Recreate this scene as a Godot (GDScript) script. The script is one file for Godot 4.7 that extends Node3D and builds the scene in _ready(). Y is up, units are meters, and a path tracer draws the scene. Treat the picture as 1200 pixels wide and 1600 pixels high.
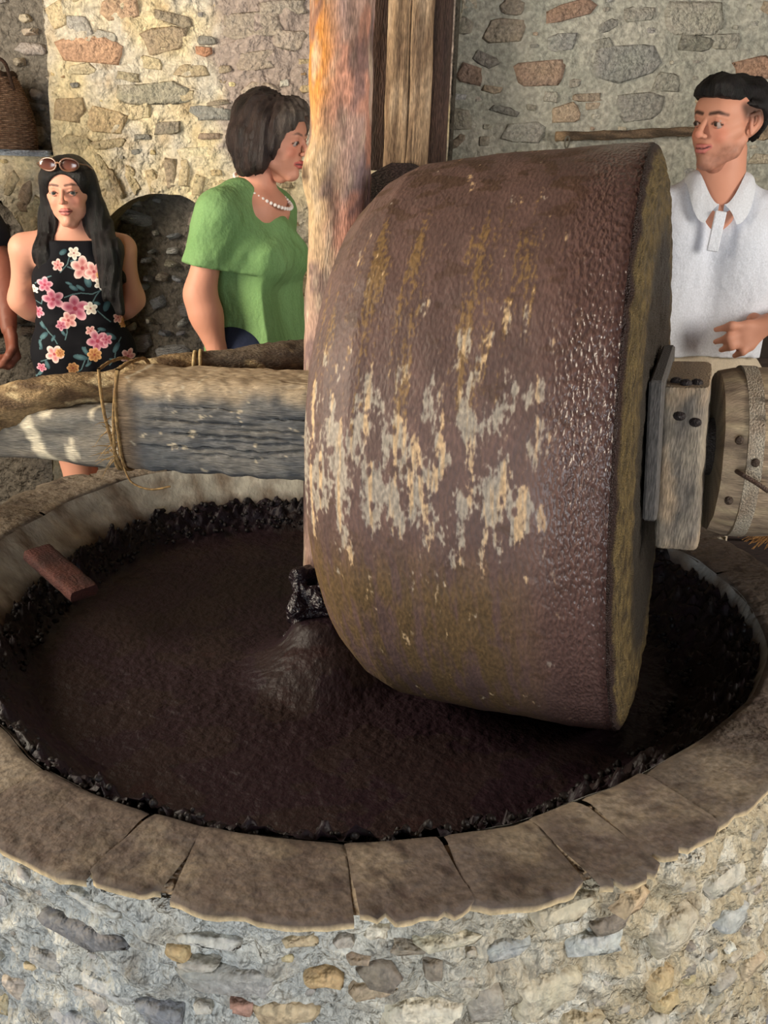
extends Node3D
# An old olive mill: a stone basin with a rolling millstone, four visitors behind it, rubble walls around.
# Units are metres, y up. The camera stands 1.6 m above the floor at x = z = 0 and looks towards -z.

const EYE := Vector3(0, 1.6, 0)
const PITCH := 20.5
const ROLL := 2.0
const LENS := 1500.0                     # focal length in pixels of the 1200 x 1600 frame
const BASIN := Vector3(-0.072, 0, -1.95) # middle of the round basin
const RIM := 0.72                        # height of its rim
const PASTE := 0.548                     # level of the crushed olives
const HUB := Vector3(0.21, 1.082, -1.846)    # a point of the axle
const STONE := Vector3(0.2375, 1.0764, -1.842)  # middle of the millstone
const WHEEL_W := 0.5616
const WALL_L := -3.6                     # face of the cream wall
const WALL_R := -3.8                     # face of the grey wall

var used := {}
var view := Basis()
var fine := FastNoiseLite.new()          # octave noises for shapes
var broad := FastNoiseLite.new()
var rng := RandomNumberGenerator.new()
var axle := Vector3()                    # along the axle, towards the outer end
var across := Vector3()                  # square to it, towards the camera
var upward := Vector3()
var spin := Vector3()                    # axis of the millstone, with its own two cross directions
var spin_u := Vector3()
var spin_v := Vector3()
var M := {}                              # materials
var T := {}                              # textures


# ---------------------------------------------------------------- naming
func numbered(called: String) -> String:
	used[called] = used.get(called, 0) + 1
	return called if used[called] == 1 else "%s_%03d" % [called, used[called] - 1]

func tag(o: Node, label: String, category := "", group := "") -> Node:
	o.set_meta("label", label)
	if category: o.set_meta("category", category)
	if group: o.set_meta("group", group)
	return o

func thing(called: String, label: String, category: String, at := Vector3.ZERO, turn := 0.0, group := "") -> Node3D:
	var o := Node3D.new()
	o.name = numbered(called)
	add_child(o)
	o.position = at
	o.rotation.y = turn
	tag(o, label, category, group)
	return o

func put(called: String, mesh: Mesh, m: Material, parent: Node3D, label := "") -> MeshInstance3D:
	var o := MeshInstance3D.new()
	o.name = called
	o.mesh = mesh
	o.material_override = m
	parent.add_child(o, true)
	if label: o.set_meta("label", label)
	return o

func structure(called: String, mesh: Mesh, m: Material, label: String) -> MeshInstance3D:
	var o := put(called, mesh, m, self, label)
	o.set_meta("kind", "structure")
	return o


# ---------------------------------------------------------------- colours
func C(r: float, g: float, b: float) -> Color:       # 0-255 sRGB -> linear vertex colour
	return Color(r / 255.0, g / 255.0, b / 255.0).srgb_to_linear()

func V(r: float, g: float, b: float) -> Color:       # the same, lifted by what the greyish grain textures take away
	var c := C(r, g, b)
	return Color(c.r * 1.22, c.g * 1.22, c.b * 1.22)

func jit(c: Color, amount: float) -> Color:
	var k := 1.0 + rng.randf_range(-amount, amount)
	return Color(c.r * k * (1.0 + rng.randf_range(-0.25, 0.25) * amount), c.g * k, c.b * k * (1.0 + rng.randf_range(-0.3, 0.3) * amount))


# ---------------------------------------------------------------- survey: where the line of sight through a place in the photograph meets a plane
func sight(px: float, py: float) -> Vector3:
	return view * Vector3((px - 600.0) / LENS, (800.0 - py) / LENS, -1.0)

func at(px: float, py: float, z: float) -> Vector3:
	var d := sight(px, py)
	return EYE + d * (z / d.z)


# ---------------------------------------------------------------- mesh building
class Shape:
	var v := PackedVector3Array()
	var c := PackedColorArray()
	var uv := PackedVector2Array()
	var ix := PackedInt32Array()
	var twins := []                                  # pairs of vertices that lie on each other across a seam

	func vert(p: Vector3, col := Color.WHITE, t := Vector2.ZERO) -> int:
		v.append(p); c.append(col); uv.append(t)
		return v.size() - 1

	func tri(a: int, b: int, d: int) -> void:
		ix.append(a); ix.append(b); ix.append(d)

	func quad(a: int, b: int, d: int, e: int) -> void:  # clockwise seen from the front
		ix.append_array(PackedInt32Array([a, b, d, a, d, e]))

	# a sheet of (nu + 1) x (nv + 1) vertices: f(u, v) -> place, g(u, v, place) -> colour
	func sheet(nu: int, nv: int, f: Callable, g: Callable, closed := false, keep = null) -> void:
		var first := v.size()
		for j in nv + 1:
			for i in nu + 1:
				var p: Vector3 = f.call(float(i) / nu, float(j) / nv)
				vert(p, g.call(float(i) / nu, float(j) / nv, p), Vector2(float(i) / nu, float(j) / nv))
			if closed:
				twins.append(Vector2i(first + j * (nu + 1), first + j * (nu + 1) + nu))
		for j in nv:
			for i in nu:
				if keep != null and not keep.call((i + 0.5) / nu, (j + 0.5) / nv):
					continue
				var a := first + j * (nu + 1) + i
				quad(a, a + nu + 1, a + nu + 2, a + 1)

	func flat_box(x: Transform3D, size: Vector3, bevel: float, col: Color) -> void:  # a box with chamfered edges
		var h := size * 0.5
		var b := minf(bevel, minf(h.x, minf(h.y, h.z)) * 0.9)
		var corner := {}
		for sx in [-1, 1]:
			for sy in [-1, 1]:
				for sz in [-1, 1]:
					var s := Vector3(sx, sy, sz)
					for ax in 3:
						var p := (h - Vector3.ONE * b) * s
						p[ax] = h[ax] * s[ax]
						corner[[s, ax]] = vert(x * p, col, Vector2(p.x + p.z, p.y))
		for ax in 3:
			var a1 := (ax + 1) % 3
			var a2 := (ax + 2) % 3
			for sd in [-1, 1]:
				var q := []
				for k in [[-1, -1], [1, -1], [1, 1], [-1, 1]]:
					var s := Vector3.ZERO
					s[ax] = sd; s[a1] = k[0]; s[a2] = k[1]
					q.append(corner[[s, ax]])
				if sd < 0: quad(q[0], q[1], q[2], q[3])
				else: quad(q[3], q[2], q[1], q[0])
			for k in [[-1, -1], [1, -1], [1, 1], [-1, 1]]:     # the chamfer along axis ax
				var e := []
				for sd in [-1, 1]:
					var s := Vector3.ZERO
					s[ax] = sd; s[a1] = k[0]; s[a2] = k[1]
					e.append(corner[[s, a1]]); e.append(corner[[s, a2]])
				if k[0] * k[1] > 0: quad(e[0], e[2], e[3], e[1])
				else: quad(e[1], e[3], e[2], e[0])
		for sx in [-1, 1]:
			for sy in [-1, 1]:
				for sz in [-1, 1]:
					var s := Vector3(sx, sy, sz)
					if sx * sy * sz > 0: tri(corner[[s, 0]], corner[[s, 2]], corner[[s, 1]])
					else: tri(corner[[s, 0]], corner[[s, 1]], corner[[s, 2]])

	# a tube along points, radius r(t), with `around` sides
	func tube(pts: Array, r: Callable, around: int, col: Callable, caps := true) -> void:
		var first := v.size()
		var side := Vector3.ZERO
		var n := pts.size()
		for i in n:
			var dir: Vector3 = (pts[mini(i + 1, n - 1)] - pts[maxi(i - 1, 0)]).normalized()
			if side == Vector3.ZERO:
				side = dir.cross(Vector3.UP if absf(dir.y) < 0.9 else Vector3.RIGHT).normalized()
			side = (side - dir * side.dot(dir)).normalized()
			var other := dir.cross(side)
			for k in around + 1:
				var a := TAU * k / around
				var rr: float = r.call(float(i) / (n - 1), a)
				var p: Vector3 = pts[i] + (side * cos(a) + other * sin(a)) * rr
				vert(p, col.call(float(i) / (n - 1), p), Vector2(float(k) / around, float(i) / (n - 1)))
			twins.append(Vector2i(first + i * (around + 1), first + i * (around + 1) + around))
		for i in n - 1:
			for k in around:
				var a := first + i * (around + 1) + k
				quad(a, a + 1, a + around + 2, a + around + 1)
		if caps:
			for e in [0, n - 1]:
				var mid := vert(pts[e], col.call(float(e) / (n - 1), pts[e]))
				var ring := []
				for k in around + 1:
					ring.append(vert(v[first + e * (around + 1) + k], c[first + e * (around + 1) + k]))
				for k in around:
					if e == 0: tri(mid, ring[k + 1], ring[k])
					else: tri(mid, ring[k], ring[k + 1])

	func ball(at: Vector3, r: Vector3, n: int, col: Callable) -> void:
		sheet(n * 2, n, func(u, w):
			var a: float = TAU * u
			var b: float = PI * (w - 0.5)
			return at + Vector3(cos(b) * sin(a), sin(b), cos(b) * cos(a)) * r, func(_u, _w, p): return col.call((p - at) / r), true)

	func done(sharp := false) -> ArrayMesh:
		if sharp:
			var v2 := PackedVector3Array(); var c2 := PackedColorArray(); var u2 := PackedVector2Array()
			for i in ix:
				v2.append(v[i]); c2.append(c[i]); u2.append(uv[i])
			v = v2; c = c2; uv = u2; twins = []
			ix = PackedInt32Array(range(v.size()))
		var nn := PackedVector3Array()
		nn.resize(v.size())
		for t in range(0, ix.size(), 3):
			var a := ix[t]; var b := ix[t + 1]; var d := ix[t + 2]
			var f := (v[d] - v[a]).cross(v[b] - v[a])
			nn[a] += f; nn[b] += f; nn[d] += f
		for w in twins:
			var s: Vector3 = nn[w.x] + nn[w.y]
			nn[w.x] = s; nn[w.y] = s
		for i in nn.size():
			nn[i] = nn[i].normalized() if nn[i].length_squared() > 0.0 else Vector3.UP
		var arr := []
		arr.resize(Mesh.ARRAY_MAX)
		arr[Mesh.ARRAY_VERTEX] = v
		arr[Mesh.ARRAY_NORMAL] = nn
		arr[Mesh.ARRAY_COLOR] = c
		arr[Mesh.ARRAY_TEX_UV] = uv
		arr[Mesh.ARRAY_INDEX] = ix
		var m := ArrayMesh.new()
		m.add_surface_from_arrays(Mesh.PRIMITIVE_TRIANGLES, arr)
		return m


func bone(a: Vector3, b: Vector3, ra: float, rb: float, s := Vector3.ONE) -> Array:
	return [a, b, ra, rb, s]

# Smoothly joined tapered capsules as one skin (surface nets), added to a Shape.
# shape_it(p, d) -> d may cut or roughen the field; paint(p) -> linear colour; wrap(p) -> uv.
func skin(to: Shape, bones: Array, k: float, cell: float, paint: Callable, shape_it = null, wrap = null, extra := [], k2 := 0.004) -> void:
	var lo := Vector3.INF
	var hi := -Vector3.INF
	var pad := cell * 2.5 + k * 1.5
	for b in bones + extra:
		var r: Vector3 = Vector3.ONE * (maxf(b[2], b[3])) / b[4] + Vector3.ONE * pad
		lo = lo.min(b[0] - r).min(b[1] - r)
		hi = hi.max(b[0] + r).max(b[1] + r)
	var nx := int((hi.x - lo.x) / cell) + 2
	var ny := int((hi.y - lo.y) / cell) + 2
	var nz := int((hi.z - lo.z) / cell) + 2
	var f := PackedFloat32Array()
	f.resize(nx * ny * nz)
	for b in bones:
		var a: Vector3 = b[0]
		var s: Vector3 = b[4]
		var ra: float = b[2]
		var dr: float = b[3] - b[2]
		var r: Vector3 = Vector3.ONE * maxf(b[2], b[3]) / s + Vector3.ONE * pad
		var l: Vector3 = ((a.min(b[1]) - r - lo) / cell).floor().max(Vector3.ZERO)
		var h: Vector3 = ((a.max(b[1]) + r - lo) / cell).ceil()
		var ab: Vector3 = (b[1] - a) * s
		var inv := 1.0 / maxf(ab.length_squared(), 1e-9)
		var i1 := mini(int(h.x), nx - 1)
		for z in range(int(l.z), mini(int(h.z), nz - 1) + 1):
			for y in range(int(l.y), mini(int(h.y), ny - 1) + 1):
				var row := nx * (y + ny * z)
				var q := (lo + Vector3(l.x, y, z) * cell - a) * s
				var step := cell * s.x
				for x in range(int(l.x), i1 + 1):
					var t := clampf(q.dot(ab) * inv, 0.0, 1.0)
					var d := (q - ab * t).length() - ra - dr * t
					q.x += step
					if d < pad:
						f[row + x] += exp(-maxf(d, -12.0 * k) / k)
	for z in nz:
		for y in ny:
			var row := nx * (y + ny * z)
			for x in nx:
				var e := f[row + x]
				f[row + x] = -k * log(e) if e > 1e-8 else 1.0
	for b in extra:            # finer features, joined with the smaller radius k2
		var a: Vector3 = b[0]
		var ab: Vector3 = b[1] - a
		var inv := 1.0 / maxf(ab.length_squared(), 1e-9)
		var r: Vector3 = Vector3.ONE * (maxf(b[2], b[3]) + cell * 2.5 + k2)
		var l: Vector3 = ((a.min(b[1]) - r - lo) / cell).floor().max(Vector3.ZERO)
		var h: Vector3 = ((a.max(b[1]) + r - lo) / cell).ceil()
		for z in range(int(l.z), mini(int(h.z), nz - 1) + 1):
			for y in range(int(l.y), mini(int(h.y), ny - 1) + 1):
				var row := nx * (y + ny * z)
				for x in range(int(l.x), mini(int(h.x), nx - 1) + 1):
					var q := lo + Vector3(x, y, z) * cell - a
					var t := clampf(q.dot(ab) * inv, 0.0, 1.0)
					var d: float = (q - ab * t).length() - lerpf(b[2], b[3], t)
					var o := f[row + x]
					var w := maxf(k2 - absf(o - d), 0.0) / k2
					f[row + x] = minf(o, d) - w * w * k2 * 0.25
	for z in nz:
		for y in ny:
			var row := nx * (y + ny * z)
			for x in nx:
				var d := f[row + x]
				if shape_it != null and d < cell * 4.0:
					d = shape_it.call(lo + Vector3(x, y, z) * cell, d)
				f[row + x] = d
	var which := PackedInt32Array()
	which.resize(nx * ny * nz)
	which.fill(-1)
	var sx := 1
	var sy := nx
	var sz := nx * ny
	for z in nz - 1:
		for y in ny - 1:
			var at0 := nx * (y + ny * z)
			for x in nx - 1:
				var o := at0 + x
				var g0 := f[o]; var g1 := f[o + sx]; var g2 := f[o + sy]; var g3 := f[o + sx + sy]
				var g4 := f[o + sz]; var g5 := f[o + sx + sz]; var g6 := f[o + sy + sz]; var g7 := f[o + sx + sy + sz]
				var neg := int(g0 < 0) + int(g1 < 0) + int(g2 < 0) + int(g3 < 0) + int(g4 < 0) + int(g5 < 0) + int(g6 < 0) + int(g7 < 0)
				if neg == 0 or neg == 8:
					continue
				var p := Vector3.ZERO
				var n := 0
				if (g0 < 0) != (g1 < 0): p += Vector3(g0 / (g0 - g1), 0, 0); n += 1
				if (g2 < 0) != (g3 < 0): p += Vector3(g2 / (g2 - g3), 1, 0); n += 1
				if (g4 < 0) != (g5 < 0): p += Vector3(g4 / (g4 - g5), 0, 1); n += 1
				if (g6 < 0) != (g7 < 0): p += Vector3(g6 / (g6 - g7), 1, 1); n += 1
				if (g0 < 0) != (g2 < 0): p += Vector3(0, g0 / (g0 - g2), 0); n += 1
				if (g1 < 0) != (g3 < 0): p += Vector3(1, g1 / (g1 - g3), 0); n += 1
				if (g4 < 0) != (g6 < 0): p += Vector3(0, g4 / (g4 - g6), 1); n += 1
				if (g5 < 0) != (g7 < 0): p += Vector3(1, g5 / (g5 - g7), 1); n += 1
				if (g0 < 0) != (g4 < 0): p += Vector3(0, 0, g0 / (g0 - g4)); n += 1
				if (g1 < 0) != (g5 < 0): p += Vector3(1, 0, g1 / (g1 - g5)); n += 1
				if (g2 < 0) != (g6 < 0): p += Vector3(0, 1, g2 / (g2 - g6)); n += 1
				if (g3 < 0) != (g7 < 0): p += Vector3(1, 1, g3 / (g3 - g7)); n += 1
				p = lo + (Vector3(x, y, z) + p / n) * cell
				which[o] = to.vert(p, paint.call(p), wrap.call(p) if wrap != null else Vector2.ZERO)
	for z in range(1, nz - 1):
		for y in range(1, ny - 1):
			var at0 := nx * (y + ny * z)
			for x in range(1, nx - 1):
				var o := at0 + x
				var inside := f[o] < 0.0
				if inside != (f[o + sx] < 0.0):
					_face(to, inside, which[o - sy - sz], which[o - sz], which[o], which[o - sy])
				if inside != (f[o + sy] < 0.0):
					_face(to, inside, which[o - sz - sx], which[o - sx], which[o], which[o - sz])
				if inside != (f[o + sz] < 0.0):
					_face(to, inside, which[o - sx - sy], which[o - sy], which[o], which[o - sx])

func _face(to: Shape, inside: bool, a: int, b: int, c: int, d: int) -> void:
	if a < 0 or b < 0 or c < 0 or d < 0: return
	if inside: to.quad(d, c, b, a)
	else: to.quad(a, b, c, d)

# a bent rope, cord or stick through a few points
func bend(pts: Array, n: int) -> Array:
	var cv := Curve3D.new()
	for i in pts.size():
		var t: Vector3 = (pts[mini(i + 1, pts.size() - 1)] - pts[maxi(i - 1, 0)]) / 6.0
		cv.add_point(pts[i], -t, t)
	var out := []
	for i in n + 1:
		out.append(cv.sample_baked(cv.get_baked_length() * i / n, true))
	return out


# ---------------------------------------------------------------- textures and materials
func noise_tex(called: String, kind: int, freq: float, octaves: int, dark: float, light: float, size := 512) -> void:
	var n := FastNoiseLite.new()
	n.noise_type = kind
	n.frequency = freq
	n.fractal_octaves = octaves
	n.fractal_gain = 0.55
	n.seed = 11 + T.size() * 7
	var t := NoiseTexture2D.new()
	t.width = size
	t.height = size
	t.seamless = true
	t.noise = n
	var g := Gradient.new()
	g.offsets = PackedFloat32Array([0.15, 0.85])
	g.colors = PackedColorArray([Color(dark, dark, dark), Color(light, light, light)])
	t.color_ramp = g
	T[called] = t

# vertex colours times a grain texture, with relief; lay = repeats per metre along the three axes
func mat(called: String, rough: float, grain: String, relief: String, lay: Vector3, cm: float, world := false, specular := 0.4) -> StandardMaterial3D:
	var m := StandardMaterial3D.new()
	m.resource_name = called
	m.vertex_color_use_as_albedo = true
	m.roughness = rough
	m.metallic_specular = specular
	if grain:
		m.albedo_texture = T[grain]
	if relief:
		m.heightmap_enabled = true
		m.heightmap_texture = T[relief]
		m.heightmap_scale = cm
	m.uv1_triplanar = true
	m.uv1_world_triplanar = world
	m.uv1_scale = lay
	M[called] = m
	return m

func light_area(called: String, at_: Vector3, towards: Vector3, size: Vector2, energy: float, col: Color) -> void:
	var l := AreaLight3D.new()
	l.name = called
	l.area_size = size
	l.light_energy = energy
	l.light_color = col
	l.area_range = 20.0
	l.area_attenuation = 2.0
	l.shadow_enabled = true
	add_child(l)
	l.look_at_from_position(at_, towards, Vector3.UP if absf((towards - at_).normalized().y) < 0.95 else Vector3.BACK)


func _ready() -> void:
	# camera, sky, daylight through the door and the windows, exposure
	view = Basis(Vector3.RIGHT, deg_to_rad(-PITCH)) * Basis(Vector3.BACK, deg_to_rad(ROLL))
	var cam := Camera3D.new()
	cam.name = "camera"
	add_child(cam)
	cam.transform = Transform3D(view, EYE)
	cam.fov = rad_to_deg(2.0 * atan(800.0 / LENS))
	cam.near = 0.02
	cam.current = true
	var env := Environment.new()
	env.background_mode = Environment.BG_SKY
	env.sky = Sky.new()
	var sky := ProceduralSkyMaterial.new()
	sky.sky_top_color = Color(0.45, 0.6, 0.85)
	sky.sky_horizon_color = Color(0.85, 0.88, 0.9)
	sky.ground_horizon_color = Color(0.7, 0.66, 0.6)
	sky.ground_bottom_color = Color(0.45, 0.42, 0.38)
	env.sky.sky_material = sky
	env.background_energy_multiplier = 1.6
	env.tonemap_mode = Environment.TONE_MAPPER_LINEAR
	env.tonemap_exposure = 1.0
	env.sdfgi_enabled = true
	env.ssao_enabled = true
	env.ssil_enabled = true
	var we := WorldEnvironment.new()
	we.name = "air"
	we.environment = env
	add_child(we)
	var sun := DirectionalLight3D.new()        # falls through the doorway onto the pale floor behind the camera
	sun.name = "sun"
	sun.light_energy = 13.0
	sun.light_color = Color(1.0, 0.95, 0.86)
	sun.light_angular_distance = 0.6
	sun.shadow_enabled = true
	add_child(sun)
	sun.look_at_from_position(Vector3(0, 10, 8), Vector3(0, 10, 8) - Vector3(0.10, 1.0, 0.98), Vector3.UP)
	light_area("daylight_door", Vector3(-0.5, 1.05, 2.55), Vector3(-0.4, 0.9, -2.0), Vector2(2.0, 1.7), 10.0, Color(0.95, 0.98, 1.0))
	light_area("daylight_window_west", Vector3(-2.55, 1.9, -1.55), Vector3(0.0, 1.3, -2.6), Vector2(1.0, 1.1), 12.0, Color(1.0, 0.95, 0.86))
	light_area("daylight_window_east", Vector3(2.6, 1.8, -0.6), Vector3(0.3, 1.0, -2.0), Vector2(0.9, 1.1), 6.5, Color(1.0, 0.97, 0.92))

	rng.seed = 20
	fine.noise_type = FastNoiseLite.TYPE_SIMPLEX_SMOOTH
	fine.frequency = 14.0
	fine.fractal_octaves = 4
	fine.seed = 5
	broad.noise_type = FastNoiseLite.TYPE_SIMPLEX_SMOOTH
	broad.frequency = 2.2
	broad.fractal_octaves = 3
	broad.seed = 9
	axle = Vector3(cos(0.173) * cos(0.029), sin(0.029), sin(0.173) * cos(0.029))
	across = axle.cross(Vector3.UP).normalized()
	upward = across.cross(axle)
	spin = Vector3(cos(0.3165) * cos(0.0781), sin(0.0781), sin(0.3165) * cos(0.0781))
	spin_u = spin.cross(Vector3.UP).normalized()
	spin_v = spin_u.cross(spin)

	make_materials()
	build_room()
	build_basin()
	build_paste()
	build_millstone()
	build_axle()
	build_frame()
	build_people()
	build_small_things()


func make_materials() -> void:
	noise_tex("grit", FastNoiseLite.TYPE_SIMPLEX_SMOOTH, 0.06, 5, 0.74, 1.0)
	noise_tex("blotch", FastNoiseLite.TYPE_SIMPLEX_SMOOTH, 0.012, 5, 0.7, 1.0)
	noise_tex("relief", FastNoiseLite.TYPE_SIMPLEX_SMOOTH, 0.02, 5, 0.0, 1.0)
	noise_tex("fine_relief", FastNoiseLite.TYPE_SIMPLEX_SMOOTH, 0.07, 4, 0.0, 1.0)
	noise_tex("streak", FastNoiseLite.TYPE_SIMPLEX_SMOOTH, 0.03, 4, 0.55, 1.0)
	noise_tex("wood", FastNoiseLite.TYPE_SIMPLEX_SMOOTH, 0.07, 5, 0.64, 1.0)
	noise_tex("weave", FastNoiseLite.TYPE_SIMPLEX_SMOOTH, 0.2, 2, 0.9, 1.0)
	noise_tex("cells", FastNoiseLite.TYPE_CELLULAR, 0.06, 2, 0.0, 1.0)
	mat("mortar", 0.95, "grit", "relief", Vector3(1.3, 1.3, 1.3), 2.2, true)
	mat("mortar_coarse", 0.95, "grit", "relief", Vector3(2.6, 2.6, 2.6), 2.4, true)
	mat("mortar_flush", 0.95, "grit", "relief", Vector3(1.3, 1.3, 1.3), 1.2, true)
	mat("masonry", 0.9, "grit", "relief", Vector3(2.1, 2.1, 2.1), 1.3, true)
	mat("slate", 0.6, "grit", "relief", Vector3(2.5, 7.0, 2.5), 1.4, true)
	mat("slab", 0.8, "grit", "relief", Vector3(2.2, 2.2, 2.2), 0.5, true)
	mat("cement", 0.85, "blotch", "relief", Vector3(2.2, 2.2, 2.2), 0.35, true)
	mat("paste", 0.55, "grit", "relief", Vector3(3.0, 3.0, 3.0), 0.35, true, 0.35)
	mat("wood_lengthwise", 0.85, "wood", "wood", Vector3(0.9, 9.0, 9.0), 0.35)
	mat("wood_upright", 0.85, "wood", "wood", Vector3(6.0, 1.1, 6.0), 0.35)
	mat("wet_paste", 0.28, "grit", "relief", Vector3(6, 6, 6), 0.6, true, 0.5)
	mat("bark", 0.8, "wood", "wood", Vector3(2.5, 7.0, 7.0), 0.6)
	mat("iron", 0.6, "grit", "fine_relief", Vector3(6, 6, 6), 0.3)
	mat("straw", 0.9, "streak", "", Vector3(5, 5, 5), 0.0)
	mat("wicker", 0.8, "streak", "fine_relief", Vector3(4, 12, 4), 0.6)
	mat("skin", 0.55, "", "", Vector3.ONE, 0.0)
	mat("hair", 0.5, "streak", "streak", Vector3(40, 3, 40), 0.5)
	mat("linen", 0.9, "weave", "relief", Vector3(2.0, 1.2, 2.0), 0.45)
	mat("jersey", 0.9, "weave", "relief", Vector3(2.0, 1.4, 2.0), 0.35)
	mat("plain", 0.6, "", "", Vector3.ONE, 0.0)
	mat("gloss", 0.15, "", "", Vector3.ONE, 0.0, false, 0.6)


func disp_left(x: float, y: float) -> float:
	return 0.02 * broad.get_noise_2d(x, y) + 0.022 * fine.get_noise_2d(x * 0.6, y) + 0.008 * fine.get_noise_2d(x * 2.1 + 9.0, y * 2.1)

func disp_back(x: float, y: float) -> float:
	return 0.012 * broad.get_noise_2d(x + 30.0, y) + 0.010 * fine.get_noise_2d(x * 0.7 + 30.0, y)

# distance to the edge of the openings in the cream wall, negative inside
func opening(x: float, y: float) -> float:
	var wob := 0.008 * fine.get_noise_2d(x * 0.5 + 3.0, y * 0.5)
	var d := 9.0
	for a in [[-0.832, 1.245, 0.235, 0.192], [-1.6, 1.15, 0.29, 0.31]]:
		var dx: float = x - a[0]
		var dy: float = y - a[1]
		var e := absf(dx) - a[2] as float
		if dy > 0.0:
			e = (Vector2(dx / a[2], dy / a[3]).length() - 1.0) * minf(a[2], a[3])
		d = minf(d, e)
	var alcove := maxf(maxf(x + 1.212 + 0.02 * (y - 1.56) * -1.0, -1.98 - x), maxf(1.556 - y, y - 2.5))
	return minf(d, alcove) + wob

# one irregular stone: frame(u, v, d) -> place, centred at u, v; d = out of the wall
func stone(parent: Node3D, frame: Callable, u: float, v: float, w: float, h: float, rot: float, col: Color, proud: float, m: Material, called := "stone", edge := 0.25) -> MeshInstance3D:
	var s := Shape.new()
	var n := rng.randi_range(6, 10)
	var rings := [[], [], []]
	var ca := cos(rot)
	var sa := sin(rot)
	var tilt := Vector2(rng.randf_range(-0.3, 0.3), rng.randf_range(-0.3, 0.3)) * proud
	for k in n:
		var a := TAU * (k + rng.randf_range(-0.3, 0.3)) / n
		var q := Vector2(signf(cos(a)) * pow(absf(cos(a)), 0.5), signf(sin(a)) * pow(absf(sin(a)), 0.5)) * rng.randf_range(0.72, 1.1)
		for r in 3:
			var g: float = [1.04, 1.0, 1.0 - edge * rng.randf_range(0.5, 1.1)][r]
			var x := q.x * w * 0.5 * g
			var y := q.y * h * 0.5 * g
			var d: float = [-0.03, proud * 0.45, proud + rng.randf_range(-0.25, 0.25) * proud][r]
			if r == 2: d += tilt.x * q.x + tilt.y * q.y
			rings[r].append(s.vert(frame.call(u + x * ca - y * sa, v + x * sa + y * ca, d), jit(col, 0.1)))
	var mid := s.vert(frame.call(u, v, proud * rng.randf_range(0.9, 1.25)), jit(col, 0.1))
	for k in n:
		var l := (k + 1) % n
		s.quad(rings[0][k], rings[1][k], rings[1][l], rings[0][l])
		s.quad(rings[1][k], rings[2][k], rings[2][l], rings[1][l])
		s.tri(rings[2][k], mid, rings[2][l])
	return put(called, s.done(), m, parent)

# fill what is left of a wall with smaller stones; taken = rectangles already built, [u, v, w, h]
func fill(parent: Node3D, frame: Callable, area: Rect2, tries: int, small: Vector2, large: Vector2, colours: Array, proud: Vector2, taken: Array, m: Material, free = null, lean = null) -> void:
	for t in tries:
		var u := rng.randf_range(area.position.x, area.end.x)
		var v := rng.randf_range(area.position.y, area.end.y)
		var big := pow(rng.randf(), 1.6) * (1.0 - 0.75 * t / tries)
		var w := lerpf(small.x, large.x, big) * rng.randf_range(0.7, 1.3)
		var h := lerpf(small.y, large.y, big) * rng.randf_range(0.75, 1.2)
		var ok := true
		for o in taken:
			if absf(u - o[0]) < (w + o[2]) * 0.5 + 0.006 and absf(v - o[1]) < (h + o[3]) * 0.5 + 0.005:
				ok = false
				break
		if not ok or (free != null and not free.call(u, v, maxf(w, h) * 0.5)):
			continue
		taken.append([u, v, w, h])
		var rot: float = lean.call(u, v) if lean != null else rng.randf_range(-0.12, 0.12)
		stone(parent, frame, u, v, w, h, rot, jit(colours[rng.randi() % colours.size()], 0.16), rng.randf_range(proud.x, proud.y), m)

# stones surveyed from the photograph: [px, py, width, height, lean in degrees, r, g, b, proud in mm]
func surveyed(parent: Node3D, frame: Callable, z: float, list: Array, taken: Array, m: Material, mortar := Color(0.7, 0.62, 0.45), sink := 0.0005, blend := 0.34) -> void:
	for e in list:
		var p := at(e[0], e[1], z)
		var q := at(e[0] + 20.0, e[1], z)
		var s := (q - p).length() / 20.0
		var r := deg_to_rad(e[4] + 2.0)
		var w: float = e[2] * s
		var h: float = e[3] * s
		taken.append([p.x, p.y, w * absf(cos(r)) + h * absf(sin(r)), h * absf(cos(r)) + w * absf(sin(r))])
		stone(parent, frame, p.x, p.y, w, h, r, V(e[5], e[6], e[7]).lerp(mortar, blend), e[8] * 0.001 - sink, m)

func slab_box(lo: Vector3, hi: Vector3, col: Color, s: Shape, bevel := 0.01) -> void:
	s.flat_box(Transform3D(Basis(), (lo + hi) * 0.5), hi - lo, bevel, col)


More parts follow.
